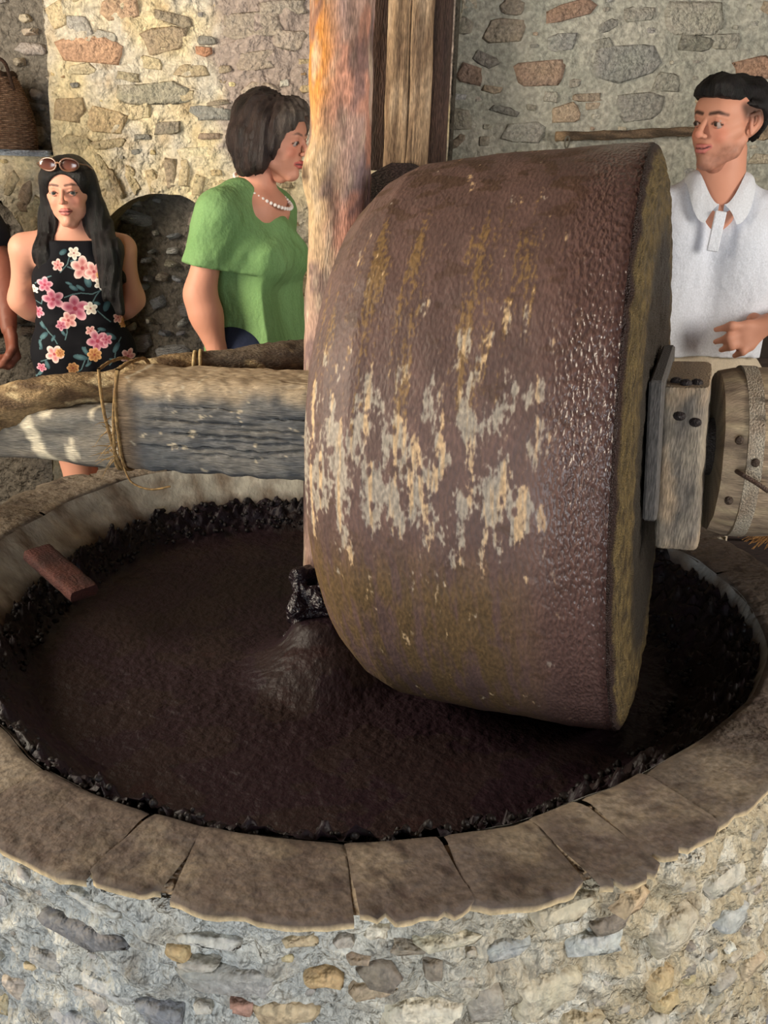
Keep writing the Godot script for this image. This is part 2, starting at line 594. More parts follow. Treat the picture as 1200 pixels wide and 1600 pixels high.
func build_room() -> void:
	# ---- floor and the shell that the photograph does not show
	var s := Shape.new()
	slab_box(Vector3(-3.1, -0.3, -4.6), Vector3(3.3, 0.0, 3.3), V(105, 95, 82), s)
	structure("floor", s.done(true), M.slab, "worn stone floor of the mill")
	s = Shape.new()
	slab_box(Vector3(-3.1, 3.3, -4.6), Vector3(3.3, 3.6, 3.3), V(110, 85, 60), s)
	structure("ceiling", s.done(true), M.wood_lengthwise, "dark timber ceiling of the mill")
	s = Shape.new()
	slab_box(Vector3(-3.1, 0, 2.7), Vector3(-1.6, 3.3, 3.2), V(190, 180, 160), s)
	slab_box(Vector3(0.6, 0, 2.7), Vector3(3.3, 3.3, 3.2), V(190, 180, 160), s)
	slab_box(Vector3(-1.6, 2.55, 2.7), Vector3(0.6, 3.3, 3.2), V(190, 180, 160), s)
	structure("wall_front", s.done(true), M.mortar, "rubble wall with the open doorway the light comes through")
	s = Shape.new()
	slab_box(Vector3(-3.1, 0, -4.6), Vector3(-2.6, 1.3, 2.7), V(190, 180, 160), s)
	slab_box(Vector3(-3.1, 2.5, -4.6), Vector3(-2.6, 3.3, 2.7), V(190, 180, 160), s)
	slab_box(Vector3(-3.1, 1.3, -4.6), Vector3(-2.6, 2.5, -2.1), V(190, 180, 160), s)
	slab_box(Vector3(-3.1, 1.3, -1.0), Vector3(-2.6, 2.5, 2.7), V(190, 180, 160), s)
	structure("wall_west", s.done(true), M.mortar, "rubble side wall with a small window")
	s = Shape.new()
	slab_box(Vector3(2.65, 0, -4.6), Vector3(3.3, 1.2, 2.7), V(170, 162, 146), s)
	slab_box(Vector3(2.65, 2.4, -4.6), Vector3(3.3, 3.3, 2.7), V(170, 162, 146), s)
	slab_box(Vector3(2.65, 1.2, -4.6), Vector3(3.3, 2.4, -1.1), V(170, 162, 146), s)
	slab_box(Vector3(2.65, 1.2, -0.1), Vector3(3.3, 2.4, 2.7), V(170, 162, 146), s)
	structure("wall_east", s.done(true), M.mortar, "rubble side wall with a small window")

	# ---- the cream wall with two arched niches and a shelf alcove
	var cell := 0.0135
	var x0 := -2.6
	var nu := int(2.78 / cell)
	var nv := int(3.3 / cell * 0.72)
	s = Shape.new()
	var place := func(u: float, v: float) -> Vector3:
		var x := x0 + 2.78 * u
		var y := 3.3 * v
		for k in 2:
			var d := opening(x, y)
			if absf(d) < cell * 0.75:
				var gx := opening(x + 0.002, y) - d
				var gy := opening(x, y + 0.002) - d
				var l := maxf(sqrt(gx * gx + gy * gy), 1e-6)
				x -= d * gx / l
				y -= d * gy / l
		return Vector3(x, y, WALL_L + disp_left(x, y))
	var tone := func(_u, _v, p: Vector3) -> Color:
		var c := V(226, 208, 168).lerp(V(205, 196, 180), clampf(0.5 + 1.3 * broad.get_noise_2d(p.x * 1.7 + 4.0, p.y * 1.7), 0, 1))
		c = c.lerp(V(188, 160, 120), clampf(1.4 * fine.get_noise_2d(p.x * 0.45, p.y * 0.45 + 8.0) - 0.15, 0, 0.75))
		var w := 0.05 * fine.get_noise_2d(p.x * 0.4 + 20.0, p.y * 0.4)
		var grey := smoothstep(-0.03, 0.02, minf(minf(p.x + 0.62 + w, p.y - 1.66 - w * 1.5 - 0.25 * (p.x + 0.3)), 0.4))
		return c.lerp(V(172, 156, 146), grey)
	s.sheet(nu, nv, place, tone, false, func(u, v):
		return opening(x0 + 2.78 * u, 3.3 * v) > 0.0)
	var left := structure("wall_left", s.done(), M.mortar, "cream rubble wall with two arched niches and a shelf alcove")

	# reveals of the niches and the alcove, going back into the wall
	s = Shape.new()
	for a in [[-0.832, 1.245, 0.235, 0.192], [-1.6, 1.15, 0.29, 0.31]]:
		s.sheet(60, 10, func(u: float, v: float) -> Vector3:
			var q := Vector2()
			if u < 0.2: q = Vector2(a[0] - a[2], a[1] * u / 0.2)
			elif u > 0.8: q = Vector2(a[0] + a[2], a[1] * (1.0 - u) / 0.2)
			else:
				var t := PI * (u - 0.2) / 0.6
				q = Vector2(a[0] - a[2] * cos(t), a[1] + a[3] * sin(t))
			for k in 4:
				var d := opening(q.x, q.y)
				var g := Vector2(opening(q.x + 0.002, q.y) - d, opening(q.x, q.y + 0.002) - d)
				if g.length() > 1e-6: q -= g.normalized() * clampf(d, -0.02, 0.02)
			var r := 0.012 * fine.get_noise_3d(q.x, q.y, v * 0.5) * smoothstep(0.0, 0.2, v)
			return Vector3(q.x + r, q.y - absf(r), lerpf(WALL_L + disp_left(q.x, q.y) + 0.002, -3.82, v)), func(_u, _v, _p): return V(150, 136, 112))
	put("reveal", s.done(), M.mortar, left)
	s = Shape.new()
	s.sheet(12, 50, func(u: float, v: float) -> Vector3:
		var y := lerpf(1.53, 2.52, v)
		var x := -1.212
		for k in 5: x -= clampf(opening(x, y), -0.02, 0.02)
		return Vector3(x + 0.008 * fine.get_noise_2d(u, y) * u, y, lerpf(WALL_L + disp_left(x, y), -4.0, u)), func(_u, _v, _p): return V(190, 170, 135))
	put("reveal", s.done(), M.mortar, left)
	s = Shape.new()
	slab_box(Vector3(-2.6, 0, -4.6), Vector3(0.2, 3.3, -3.98), V(136, 128, 118), s)
	slab_box(Vector3(-2.0, 1.40, -3.99), Vector3(-1.17, 1.55, -3.63), V(150, 140, 120), s)
	slab_box(Vector3(-0.58, 0.0, -3.98), Vector3(0.2, 3.3, -3.66), V(98, 92, 84), s)
	slab_box(Vector3(-1.95, 0.0, -3.98), Vector3(-0.58, 1.5, -3.80), V(120, 112, 102), s)
	put("masonry_core", s.done(true), M.mortar, left)
	s = Shape.new()
	slab_box(Vector3(-2.0, 1.548, -3.97), Vector3(-1.218, 1.568, -3.575), V(178, 184, 194), s, 0.005)
	put("ledge", s.done(true), M.slate, left, "thin blue grey slate ledge")

	var frame_l := func(u: float, v: float, d: float) -> Vector3:
		return Vector3(u, v, WALL_L + 0.02 * broad.get_noise_2d(u, v) + d)
	var taken := []
	surveyed(left, frame_l, WALL_L, [
		[140, 76, 104, 46, -2, 196, 140, 108, 10], [186, 12, 66, 34, 3, 190, 148, 118, 9], [124, 42, 40, 36, 10, 160, 158, 158, 6], [165, 58, 44, 22, -8, 168, 164, 158, 6],
		[106, 172, 56, 46, -8, 176, 146, 104, 12], [164, 188, 66, 38, -4, 196, 164, 120, 9], [238, 146, 124, 38, 3, 146, 140, 126, 14], [332, 178, 72, 22, -3, 116, 122, 128, 16],
		[322, 63, 32, 13, 0, 110, 112, 114, 12], [318, 80, 26, 17, -6, 190, 112, 74, 14], [258, 62, 76, 40, 12, 158, 132, 106, 12], [272, 30, 62, 18, -14, 132, 116, 100, 13],
		[262, 200, 48, 20, 4, 112, 100, 90, 15], [327, 213, 44, 12, 2, 134, 104, 88, 14], [340, 161, 48, 9, 8, 112, 96, 82, 14], [222, 214, 30, 9, 0, 92, 96, 102, 10],
		[266, 272, 20, 52, 4, 134, 112, 90, 14], [287, 268, 18, 46, -8, 190, 168, 130, 12], [181, 288, 13, 60, 24, 150, 128, 98, 13], [160, 262, 16, 50, 20, 205, 186, 146, 10],
		[206, 280, 18, 46, 14, 200, 178, 138, 10], [236, 284, 18, 40, 6, 196, 172, 130, 11], [40, 306, 20, 54, -22, 140, 108, 88, 10], [20, 288, 18, 40, -30, 190, 172, 140, 9],
		[60, 330, 18, 44, -12, 196, 178, 140, 9], [310, 290, 18, 34, -16, 198, 176, 134, 10], [444, 130, 16, 12, 10, 215, 212, 206, 10], [352, 108, 22, 12, 10, 150, 130, 110, 12],
		[128, 108, 46, 18, 4, 196, 180, 146, 10], [200, 120, 40, 14, -6, 150, 136, 110, 10], [300, 110, 60, 22, 3, 172, 150, 118, 10], [214, 176, 44, 26, 10, 214, 194, 152, 9],
		[292, 150, 30, 16, 12, 186, 166, 130, 9], [118, 222, 50, 26, -10, 190, 170, 130, 10], [168, 226, 60, 16, 6, 172, 152, 116, 10], [308, 238, 60, 22, 4, 214, 200, 166, 8],
		[90, 22, 34, 40, 4, 214, 190, 148, 8], [236, 98, 40, 20, -6, 200, 180, 140, 10], [398, 40, 96, 44, 2, 158, 144, 136, 8], [452, 62, 52, 34, -4, 168, 150, 142, 8],
		[398, 96, 70, 30, 4, 160, 142, 132, 8], [452, 172, 50, 32, 0, 164, 144, 132, 8], [404, 140, 60, 26, -6, 170, 150, 138, 8], [440, 12, 90, 22, 2, 150, 138, 132, 8],
	], taken, M.masonry)
	fill(left, frame_l, Rect2(-1.5, 1.0, 1.55, 1.15), 900, Vector2(0.02, 0.014), Vector2(0.11, 0.055), [V(206, 184, 140), V(180, 162, 130), V(216, 198, 154), V(164, 148, 124), V(196, 162, 122), V(150, 146, 138), V(212, 190, 148), V(222, 204, 164)], Vector2(0.002, 0.010), taken, M.masonry,
		func(u, v, r): return opening(u, v) > r + 0.006)
	# dark stones at the back of the niches, and the greyish masonry behind the alcove's ledge
	var frame_n := func(u: float, v: float, d: float) -> Vector3: return Vector3(u, v, (-3.985 if v > 1.52 else -3.80) + d)
	var tk := []
	fill(left, frame_n, Rect2(-1.08, 0.75, 0.26, 0.72), 130, Vector2(0.03, 0.02), Vector2(0.15, 0.07), [V(170, 170, 174), V(206, 202, 194), V(146, 146, 152), V(180, 170, 156)], Vector2(0.02, 0.055), tk, M.slate, null, func(_u, _v): return rng.randf_range(-0.5, 0.5))
	fill(left, frame_n, Rect2(-0.815, 0.75, 0.22, 0.72), 90, Vector2(0.05, 0.03), Vector2(0.2, 0.09), [V(142, 136, 130), V(166, 154, 140), V(128, 128, 134)], Vector2(0.02, 0.045), tk, M.slate)
	fill(left, frame_n, Rect2(-1.65, 0.75, 0.36, 0.72), 90, Vector2(0.05, 0.03), Vector2(0.16, 0.06), [V(116, 102, 90), V(102, 96, 92)], Vector2(0.02, 0.045), tk, M.slate)
	fill(left, frame_n, Rect2(-1.7, 1.6, 0.56, 0.62), 150, Vector2(0.05, 0.03), Vector2(0.19, 0.11), [V(186, 178, 170), V(200, 184, 164), V(168, 164, 164), V(206, 190, 168)], Vector2(0.025, 0.045), tk, M.masonry)

	# ---- the grey wall on the other side of the posts
	s = Shape.new()
	s.sheet(200, 200, func(u: float, v: float) -> Vector3:
		var x := lerpf(0.1, 2.7, u)
		var y := 3.3 * v
		return Vector3(x, y, WALL_R + disp_back(x, y)), func(_u, _v, p: Vector3) -> Color:
		var c := V(168, 168, 157).lerp(V(184, 181, 169), clampf(0.5 + 1.4 * broad.get_noise_2d(p.x * 2.0, p.y * 2.0 + 5.0), 0, 1))
		return c.lerp(V(164, 162, 150), clampf(fine.get_noise_2d(p.x * 0.5, p.y * 0.5), 0, 0.35)))
	var back := structure("wall_back", s.done(), M.mortar_flush, "grey rubble wall behind the man, with flush stones")
	s = Shape.new()
	slab_box(Vector3(0.1, 0, -4.6), Vector3(2.7, 3.3, -3.83), V(140, 135, 122), s)
	put("masonry_core", s.done(true), M.mortar, back)
	var frame_r := func(u: float, v: float, d: float) -> Vector3:
		return Vector3(u, v, WALL_R + 0.012 * broad.get_noise_2d(u + 30.0, v) + d)
	taken = []
	surveyed(back, frame_r, WALL_R, [
		[790, 46, 72, 42, -4, 160, 140, 120, 8], [890, 17, 82, 26, 14, 152, 98, 70, 10], [878, 67, 50, 32, 2, 142, 144, 144, 8], [984, 95, 112, 62, 3, 142, 144, 142, 9],
		[1086, 28, 100, 52, 4, 176, 170, 158, 8], [1088, 68, 62, 24, -2, 108, 106, 96, 8], [736, 116, 46, 30, -12, 128, 80, 60, 9], [760, 96, 44, 24, -20, 112, 104, 104, 8],
		[848, 114, 88, 40, 6, 168, 126, 100, 8], [886, 176, 52, 28, 6, 200, 168, 138, 9], [862, 152, 26, 18, -12, 186, 180, 166, 9], [770, 140, 36, 12, -4, 176, 150, 122, 9],
		[918, 152, 50, 14, 2, 172, 146, 122, 8], [926, 166, 24, 12, 4, 186, 162, 138, 8], [1000, 166, 92, 44, 2, 146, 144, 138, 8], [820, 208, 84, 34, 4, 170, 168, 160, 8],
		[786, 172, 52, 12, -14, 98, 98, 98, 9], [720, 186, 36, 34, 0, 140, 132, 118, 8], [716, 220, 30, 14, 30, 120, 92, 70, 8], [756, 221, 20, 18, 0, 160, 150, 136, 9],
		[1178, 108, 76, 46, 14, 172, 112, 76, 11], [1186, 202, 52, 34, 2, 170, 136, 98, 9], [1188, 248, 44, 18, 0, 190, 174, 148, 8], [1132, 66, 46, 26, 4, 168, 164, 152, 8],
		[800, 12, 40, 24, -4, 150, 132, 116, 8], [1000, 22, 60, 24, 0, 154, 150, 142, 8], [950, 40, 36, 18, 20, 128, 126, 122, 8], [720, 40, 40, 26, 0, 142, 134, 122, 7],
		[900, 130, 20, 14, 0, 160, 152, 142, 8], [1040, 130, 44, 30, -4, 150, 148, 138, 7], [700, 130, 24, 20, 0, 126, 118, 104, 7], [940, 70, 36, 18, 6, 140, 138, 130, 7],
	], taken, M.masonry, Color(0.50, 0.48, 0.41), 0.001, 0.42)
	fill(back, frame_r, Rect2(0.15, 1.0, 1.25, 1.2), 900, Vector2(0.022, 0.014), Vector2(0.13, 0.065), [V(182, 178, 166), V(170, 164, 152), V(190, 180, 162), V(176, 158, 138), V(164, 164, 160), V(192, 186, 172)], Vector2(0.001, 0.006), taken, M.masonry)


func polar(deg: float, r: float, y: float) -> Vector3:
	var a := deg_to_rad(deg)
	return Vector3(BASIN.x + r * cos(a), y, BASIN.z + r * sin(a))

# radius of the rim's inner edge; 90 degrees is towards the camera, 0 to the right
func inner(deg: float) -> float:
	var t := [[-180, 0.84], [-160, 0.845], [-147, 0.872], [-134, 0.9], [-122, 0.885], [-100, 0.845], [-70, 0.83], [-40, 0.82], [-22, 0.81], [-9, 0.845], [4, 0.866], [17, 0.877], [30, 0.868], [40, 0.852], [51, 0.844], [62, 0.85], [74, 0.87], [84, 0.879], [96, 0.873], [110, 0.864], [120, 0.852], [130, 0.826], [150, 0.83], [180, 0.84]]
	deg = wrapf(deg, -180.0, 180.0)
	for i in t.size() - 1:
		if deg <= t[i + 1][0]:
			return lerpf(t[i][1], t[i + 1][1], smoothstep(0.0, 1.0, (deg - t[i][0]) / (t[i + 1][0] - t[i][0])))
	return 0.84

func outer(deg: float) -> float:
	return 1.012 + 0.012 * sin(deg_to_rad(deg * 2.0 - 85.0)) + 0.012 * sin(deg_to_rad(deg * 5.0 + 20.0))

func crust_top(deg: float) -> float:       # how high the crushed olives cling to the lining
	var right := smoothstep(70.0, 30.0, absf(wrapf(deg - 8.0, -180.0, 180.0)))
	var near := smoothstep(60.0, 25.0, absf(wrapf(deg - 112.0, -180.0, 180.0)))
	return lerpf(lerpf(0.605, 0.668, right), 0.695, near)

func wall_r(deg: float, y: float) -> float:
	return 1.0 + 0.02 * (RIM - y) + 0.018 * broad.get_noise_2d(deg * 0.02, y) + 0.016 * fine.get_noise_2d(deg * 0.010, y * 0.9) + 0.011 * fine.get_noise_2d(deg * 0.034 + 5.0, y * 2.2)


func build_basin() -> void:
	var basin := thing("mill_basin", "round stone olive crushing basin of rubble and mortar with a dark flagstone rim", "stone basin")
	# the outside, mortar over rubble
	var s := Shape.new()
	s.sheet(760, 120, func(u: float, v: float) -> Vector3:
		var deg := lerpf(-180.0, 180.0, u)
		var y := lerpf(0.0, RIM - 0.010, v)
		var r := wall_r(deg, y)
		if v > 0.99: r -= 0.02
		return polar(deg, r, y), func(u: float, v: float, p: Vector3) -> Color:
		var deg := lerpf(-180.0, 180.0, u)
		var warm := smoothstep(98.0, 62.0, deg) if deg > 0.0 else 0.5
		var c := V(188, 190, 186).lerp(V(190, 176, 148), warm)
		c = c.lerp(V(226, 222, 208), clampf(0.1 + 1.5 * fine.get_noise_2d(deg * 0.01, p.y * 0.6), 0, 0.85))
		return c.lerp(V(140, 130, 114), clampf(1.6 * fine.get_noise_2d(deg * 0.012 + 40.0, p.y * 0.7) - 0.25, 0, 0.6)), true)
	put("outer_wall", s.done(), M.mortar_coarse, basin)
	var frame := func(u: float, v: float, d: float) -> Vector3:
		var deg := 90.0 - rad_to_deg(u)
		return polar(deg, 1.0 + 0.02 * (RIM - v) + 0.018 * broad.get_noise_2d(deg * 0.02, v) + d, v)
	var taken := []
	for e in [
		[126, 1452, 168, 30, -20, 92, 92, 102, 12], [280, 1479, 46, 24, -8, 204, 168, 104, 9], [362, 1526, 165, 46, -4, 150, 150, 148, 11], [312, 1500, 70, 18, -10, 172, 166, 154, 9],
		[256, 1572, 84, 38, -14, 112, 118, 132, 11], [502, 1525, 76, 24, -2, 198, 160, 98, 12], [578, 1540, 80, 22, 4, 176, 150, 116, 11], [450, 1574, 130, 40, 4, 190, 164, 122, 13],
		[382, 1560, 40, 26, -20, 168, 112, 92, 13], [24, 1540, 50, 26, -30, 204, 186, 168, 9], [70, 1500, 70, 24, -26, 176, 172, 168, 9], [655, 1578, 152, 58, 3, 232, 222, 198, 22],
		[590, 1518, 70, 38, 8, 104, 88, 72, 12], [674, 1506, 34, 34, 0, 120, 104, 86, 10], [756, 1558, 62, 62, 6, 150, 142, 130, 14], [852, 1540, 128, 60, 14, 208, 196, 168, 20],
		[792, 1480, 74, 36, 6, 160, 164, 164, 9], [930, 1466, 98, 34, 12, 196, 200, 196, 13], [1046, 1446, 104, 66, 22, 196, 184, 158, 18], [1018, 1521, 66, 46, 30, 196, 166, 114, 16],
		[1030, 1556, 52, 22, 26, 198, 172, 116, 12], [950, 1440, 80, 30, 14, 110, 92, 74, 10], [876, 1418, 116, 26, 20, 204, 190, 160, 16], [978, 1400, 64, 30, 14, 206, 172, 128, 22],
		[1132, 1372, 100, 40, 24, 206, 198, 180, 12], [1140, 1432, 80, 40, 26, 176, 180, 180, 12], [1166, 1500, 70, 50, 34, 200, 176, 140, 14], [1120, 1530, 60, 30, 30, 178, 170, 156, 10],
		[1186, 1586, 40, 40, 30, 130, 130, 136, 12], [1000, 1590, 80, 30, 20, 190, 184, 168, 12], [906, 1592, 80, 24, 10, 196, 178, 142, 12], [150, 1410, 120, 18, -18, 214, 214, 206, 9],
		[330, 1462, 110, 14, -8, 206, 204, 196, 9], [470, 1466, 60, 16, -2, 204, 178, 134, 10], [700, 1466, 110, 20, 4, 214, 204, 176, 11], [640, 1478, 60, 16, 0, 150, 134, 112, 10],
		[170, 1540, 110, 26, -20, 196, 198, 196, 9], [120, 1590, 110, 30, -20, 168, 170, 174, 9], [560, 1498, 40, 14, 0, 150, 124, 96, 10], [1060, 1376, 46, 24, 20, 176, 164, 144, 10],
	]:
		var d := sight(e[0], e[1])
		var o := Vector2(EYE.x - BASIN.x, EYE.z - BASIN.z)
		var dd := Vector2(d.x, d.z)
		var bq := o.dot(dd)
		var aq := dd.length_squared()
		var t := (-bq - sqrt(maxf(bq * bq - aq * (o.length_squared() - 1.0), 0.0))) / aq
		var p := EYE + d * t
		var u := PI / 2 - atan2(p.z - BASIN.z, p.x - BASIN.x)
		var k := t / LENS
		var w: float = e[2] * k
		var h: float = e[3] * k * 1.18
		taken.append([u, p.y, w, h])
		stone(basin, frame, u, p.y, w, h, deg_to_rad(e[4] * 0.25), V(e[5], e[6], e[7]).lerp(Color(0.66, 0.63, 0.55), 0.28), e[8] * 0.001 + 0.001, M.masonry)
	fill(basin, frame, Rect2(-0.75, 0.25, 1.5, 0.43), 700, Vector2(0.02, 0.012), Vector2(0.12, 0.045), [V(200, 196, 186), V(176, 170, 160), V(204, 186, 150), V(164, 156, 144), V(212, 206, 190), V(188, 180, 164)], Vector2(0.001, 0.008), taken, M.masonry)

	# the rim: flagstones with pale mortar between them
	s = Shape.new()
	s.sheet(240, 3, func(u: float, v: float) -> Vector3:
		var deg := lerpf(-180.0, 180.0, u)
		return polar(deg, lerpf(outer(deg) - 0.022, inner(deg) + 0.02, v), RIM - 0.0045 + 0.001 * fine.get_noise_2d(deg * 0.05, v)), func(_u, _v, _p): return V(160, 144, 124), true)
	put("rim_mortar", s.done(), M.mortar, basin)
	var joints := [-176.0, -158.0, -141.0, -128.0, -112.0, -95.0, -78.0, -62.0, -47.0, -33.0, -19.0, -6.0, 8.0, 23.0, 38.0, 55.0, 63.5, 69.5, 78.8, 87.3, 100.5, 106.5, 120.0, 134.0, 150.0, 166.0, 184.0]
	for i in joints.size() - 1:
		var d0: float = joints[i] + 0.07
		var d1: float = joints[i + 1] - 0.07
		var lift := rng.randf_range(-0.002, 0.003)
		var tip := rng.randf_range(-0.004, 0.004)
		var skew := rng.randf_range(-1.6, 1.6)
		var base := jit(V(100, 88, 80), 0.06).lerp(V(136, 124, 108), 0.8 if d0 < -100.0 or d0 > 110.0 else 0.0)
		var reach := rng.randf_range(-0.012, 0.010)
		var chip := rng.randf_range(0.0, 0.02)
		s = Shape.new()
		s.sheet(14, 14, func(u: float, v: float) -> Vector3:
			var rr: float = clampf((v - 1.0 / 14.0) / (12.0 / 14.0), 0.0, 1.0)
			var deg := lerpf(d0, d1, u) + skew * (rr - 0.5)
			var ro := outer(deg) + reach + 0.007 * fine.get_noise_2d(deg * 0.02, 3.0) - 0.014 * smoothstep(0.30, 0.45, fine.get_noise_2d(deg * 0.05 + 9.0, 5.0)) - chip * smoothstep(0.6, 1.0, absf(u - 0.5) * 2.0)
			var ri := inner(deg)
			var p := polar(deg, lerpf(ro, ri, rr), RIM + lift + tip * (u - 0.5) + 0.0025 * broad.get_noise_2d(deg * 0.06, rr * 0.5) - 0.007 * smoothstep(0.85, 1.0, rr) - 0.0015 * smoothstep(0.05, 0.0, rr))
			if v < 0.01: p.y -= 0.010 + 0.004 * fine.get_noise_2d(deg * 0.04, 7.0)
			if v > 0.99: p.y -= 0.03
			if u < 0.01 or u > 0.99: p.y -= 0.002
			return p, func(u: float, v: float, p: Vector3) -> Color:
			if v < 0.01: return V(214, 192, 152)
			var c := base
			c = c.lerp(V(84, 72, 62), clampf(1.5 * fine.get_noise_2d(p.x * 0.5, p.z * 0.5), 0, 0.6))
			c = c.lerp(V(150, 136, 116), clampf(1.6 * fine.get_noise_2d(p.x * 0.3 + 30.0, p.z * 0.3) - 0.2, 0, 0.5))
			c = c.lerp(V(58, 46, 40), smoothstep(0.30, 0.42, fine.get_noise_2d(p.x * 1.1 + 60.0, p.z * 1.1)) * 0.75)
			return c)
		put("rim_slab", s.done(), M.slab, basin)
	# the sloping cement lining inside
	s = Shape.new()
	s.sheet(220, 22, func(u: float, v: float) -> Vector3:
		var deg := lerpf(-180.0, 180.0, u)
		var y := lerpf(RIM - 0.006, 0.46, v)
		var steep := smoothstep(75.0, 35.0, absf(wrapf(deg - 8.0, -180.0, 180.0)))
		var slope := lerpf(0.9, 0.45, steep)
		return polar(deg, inner(deg) + 0.004 - (RIM - y) * slope + 0.004 * fine.get_noise_2d(deg * 0.02, y), y), func(u: float, _v: float, p: Vector3) -> Color:
		var deg := lerpf(-180.0, 180.0, u)
		var c := V(176, 170, 156).lerp(V(150, 150, 146), smoothstep(60.0, -20.0, deg) if deg > -60.0 else 0.0)
		c = c.lerp(V(112, 90, 70), clampf(1.7 * fine.get_noise_2d(deg * 0.012, p.y * 0.5) - 0.1, 0, 0.75))
		return c.lerp(V(70, 52, 44), 0.8 * smoothstep(0.03, 0.0, p.y - crust_top(deg) - 0.012 + 0.02 * fine.get_noise_2d(deg * 0.04, 0.0))), true)
	put("lining", s.done(), M.cement, basin)


func lump(x: float, z: float) -> float:
	return absf(fine.get_noise_2d(x * 1.1, z * 1.1)) * 1.2 + 0.45 * absf(fine.get_noise_2d(x * 2.4 + 7.0, z * 2.4))

func build_paste() -> void:
	var paste := thing("olive_paste", "dark purple crushed olive paste filling the stone basin, crumbly at its edge", "olive paste")
	var s := Shape.new()
	s.sheet(560, 200, func(u: float, v: float) -> Vector3:
		var deg := lerpf(-180.0, 180.0, u)
		var top := crust_top(deg)
		var steep := smoothstep(75.0, 35.0, absf(wrapf(deg - 8.0, -180.0, 180.0)))
		var rmax := inner(deg) - (RIM - top) * lerpf(0.9, 0.45, steep) + 0.012
		var r := rmax * pow(v, 0.8)
		var p := polar(deg, r, 0.0)
		var wide := lerpf(0.10, 0.2, steep)
		var e := smoothstep(rmax - wide, rmax - 0.015, r)
		var l := lump(p.x, p.z)
		var h := lerpf(PASTE, top, pow(e, 1.4)) + l * 0.055 * e - 0.012 * e
		h = maxf(h, minf(RIM - (inner(deg) + 0.004 - r) / lerpf(0.9, 0.45, steep) + 0.010 + l * 0.02, top + l * 0.055))
		h += 0.0035 * fine.get_noise_2d(p.x * 0.8, p.z * 0.8) + 0.0016 * fine.get_noise_2d(p.x * 4.0, p.z * 4.0)
		var m := Vector2(p.x + 0.115, p.z + 1.83).length()          # the heap round the foot of the pivot post
		var m2 := Vector2(p.x + 0.13, p.z + 1.88).length()
		h += 0.075 * smoothstep(0.2, 0.03, m) + 0.03 * smoothstep(0.095, 0.05, m2)
		return Vector3(p.x, h, p.z), func(_u, v: float, p: Vector3) -> Color:
		return C(42, 28, 30).lerp(C(34, 27, 29), smoothstep(0.85, 0.95, v)).lerp(C(54, 38, 38), clampf(0.6 * fine.get_noise_2d(p.x * 0.3, p.z * 0.3), 0, 0.5)), true)
	put("paste_bed", s.done(), M.paste, paste)
	# wet lumps heaped against the foot of the pivot post
	s = Shape.new()
	var lumps := []
	for k in 70:
		var px := 478.0 + rng.randf_range(-34.0, 40.0)
		var py := lerpf(890.0, 1000.0, rng.randf())
		if px < 452.0 + (1000.0 - py) * 0.12: continue
		var c := at(px, py, -1.93 + rng.randf_range(-0.03, 0.03) + (py - 890.0) * 0.0005)
		var r := rng.randf_range(0.008, 0.019)
		lumps.append(bone(c, c + Vector3(rng.randf_range(-0.01, 0.01), rng.randf_range(-0.012, 0.004), 0.0), r, r * 0.8))
	lumps.append(bone(Vector3(-0.10, 0.57, -1.93), Vector3(-0.11, 0.65, -1.96), 0.075, 0.05))
	skin(s, lumps, 0.004, 0.005, func(_p): return C(34, 27, 29), func(p: Vector3, d: float) -> float: return d + 0.004 * fine.get_noise_3d(p.x * 4.0, p.y * 4.0, p.z * 4.0))
	put("wet_heap", s.done(), M.wet_paste, paste, "glossy wet lumps of paste")
	# loose crumbs on the crust, too many to count
	s = Shape.new()
	s.sheet(6, 4, func(u: float, v: float) -> Vector3:
		var a := TAU * u
		var b := PI * (v - 0.5)
		var n := Vector3(cos(b) * cos(a), sin(b), cos(b) * sin(a))
		return n * (1.0 + 0.35 * fine.get_noise_3d(n.x * 0.1, n.y * 0.1, n.z * 0.1)), func(_u, _v, _p): return C(32, 25, 27), true)
	var mm := MultiMesh.new()
	mm.transform_format = MultiMesh.TRANSFORM_3D
	mm.mesh = s.done()
	mm.instance_count = 2600
	for i in mm.instance_count:
		var deg := rng.randf_range(-180.0, 180.0)
		var top := crust_top(deg)
		var steep := smoothstep(75.0, 35.0, absf(wrapf(deg - 8.0, -180.0, 180.0)))
		var r := inner(deg) - (RIM - top) * lerpf(0.9, 0.45, steep) - lerpf(0.07, 0.15, steep) * pow(rng.randf(), 1.7) + 0.008
		var e := 1.0 - clampf((inner(deg) - (RIM - top) * lerpf(0.9, 0.45, steep) - r) / lerpf(0.1, 0.2, steep), 0.0, 1.0)
		var p := polar(deg, r, 0.0)
		p.y = lerpf(PASTE, top, pow(e, 1.4)) + lump(p.x, p.z) * 0.05 * e - 0.006
		p.y = maxf(p.y, minf(RIM - (inner(deg) + 0.004 - r) / lerpf(0.9, 0.45, steep) + 0.008, top + 0.01))
		var k := rng.randf_range(0.0025, 0.008)
		mm.set_instance_transform(i, Transform3D(Basis.from_euler(Vector3(rng.randf() * 6.0, rng.randf() * 6.0, 0)).scaled(Vector3(k, k * rng.randf_range(0.7, 1.2), k)), p))
	var mi := MultiMeshInstance3D.new()
	mi.name = "paste_crumbs"
	mi.multimesh = mm
	mi.material_override = M.paste
	mi.set_meta("kind", "stuff")
	paste.add_child(mi, true)


func on_axle(t: float, u := 0.0, v := 0.0) -> Vector3:
	return HUB + axle * t + across * u + upward * v

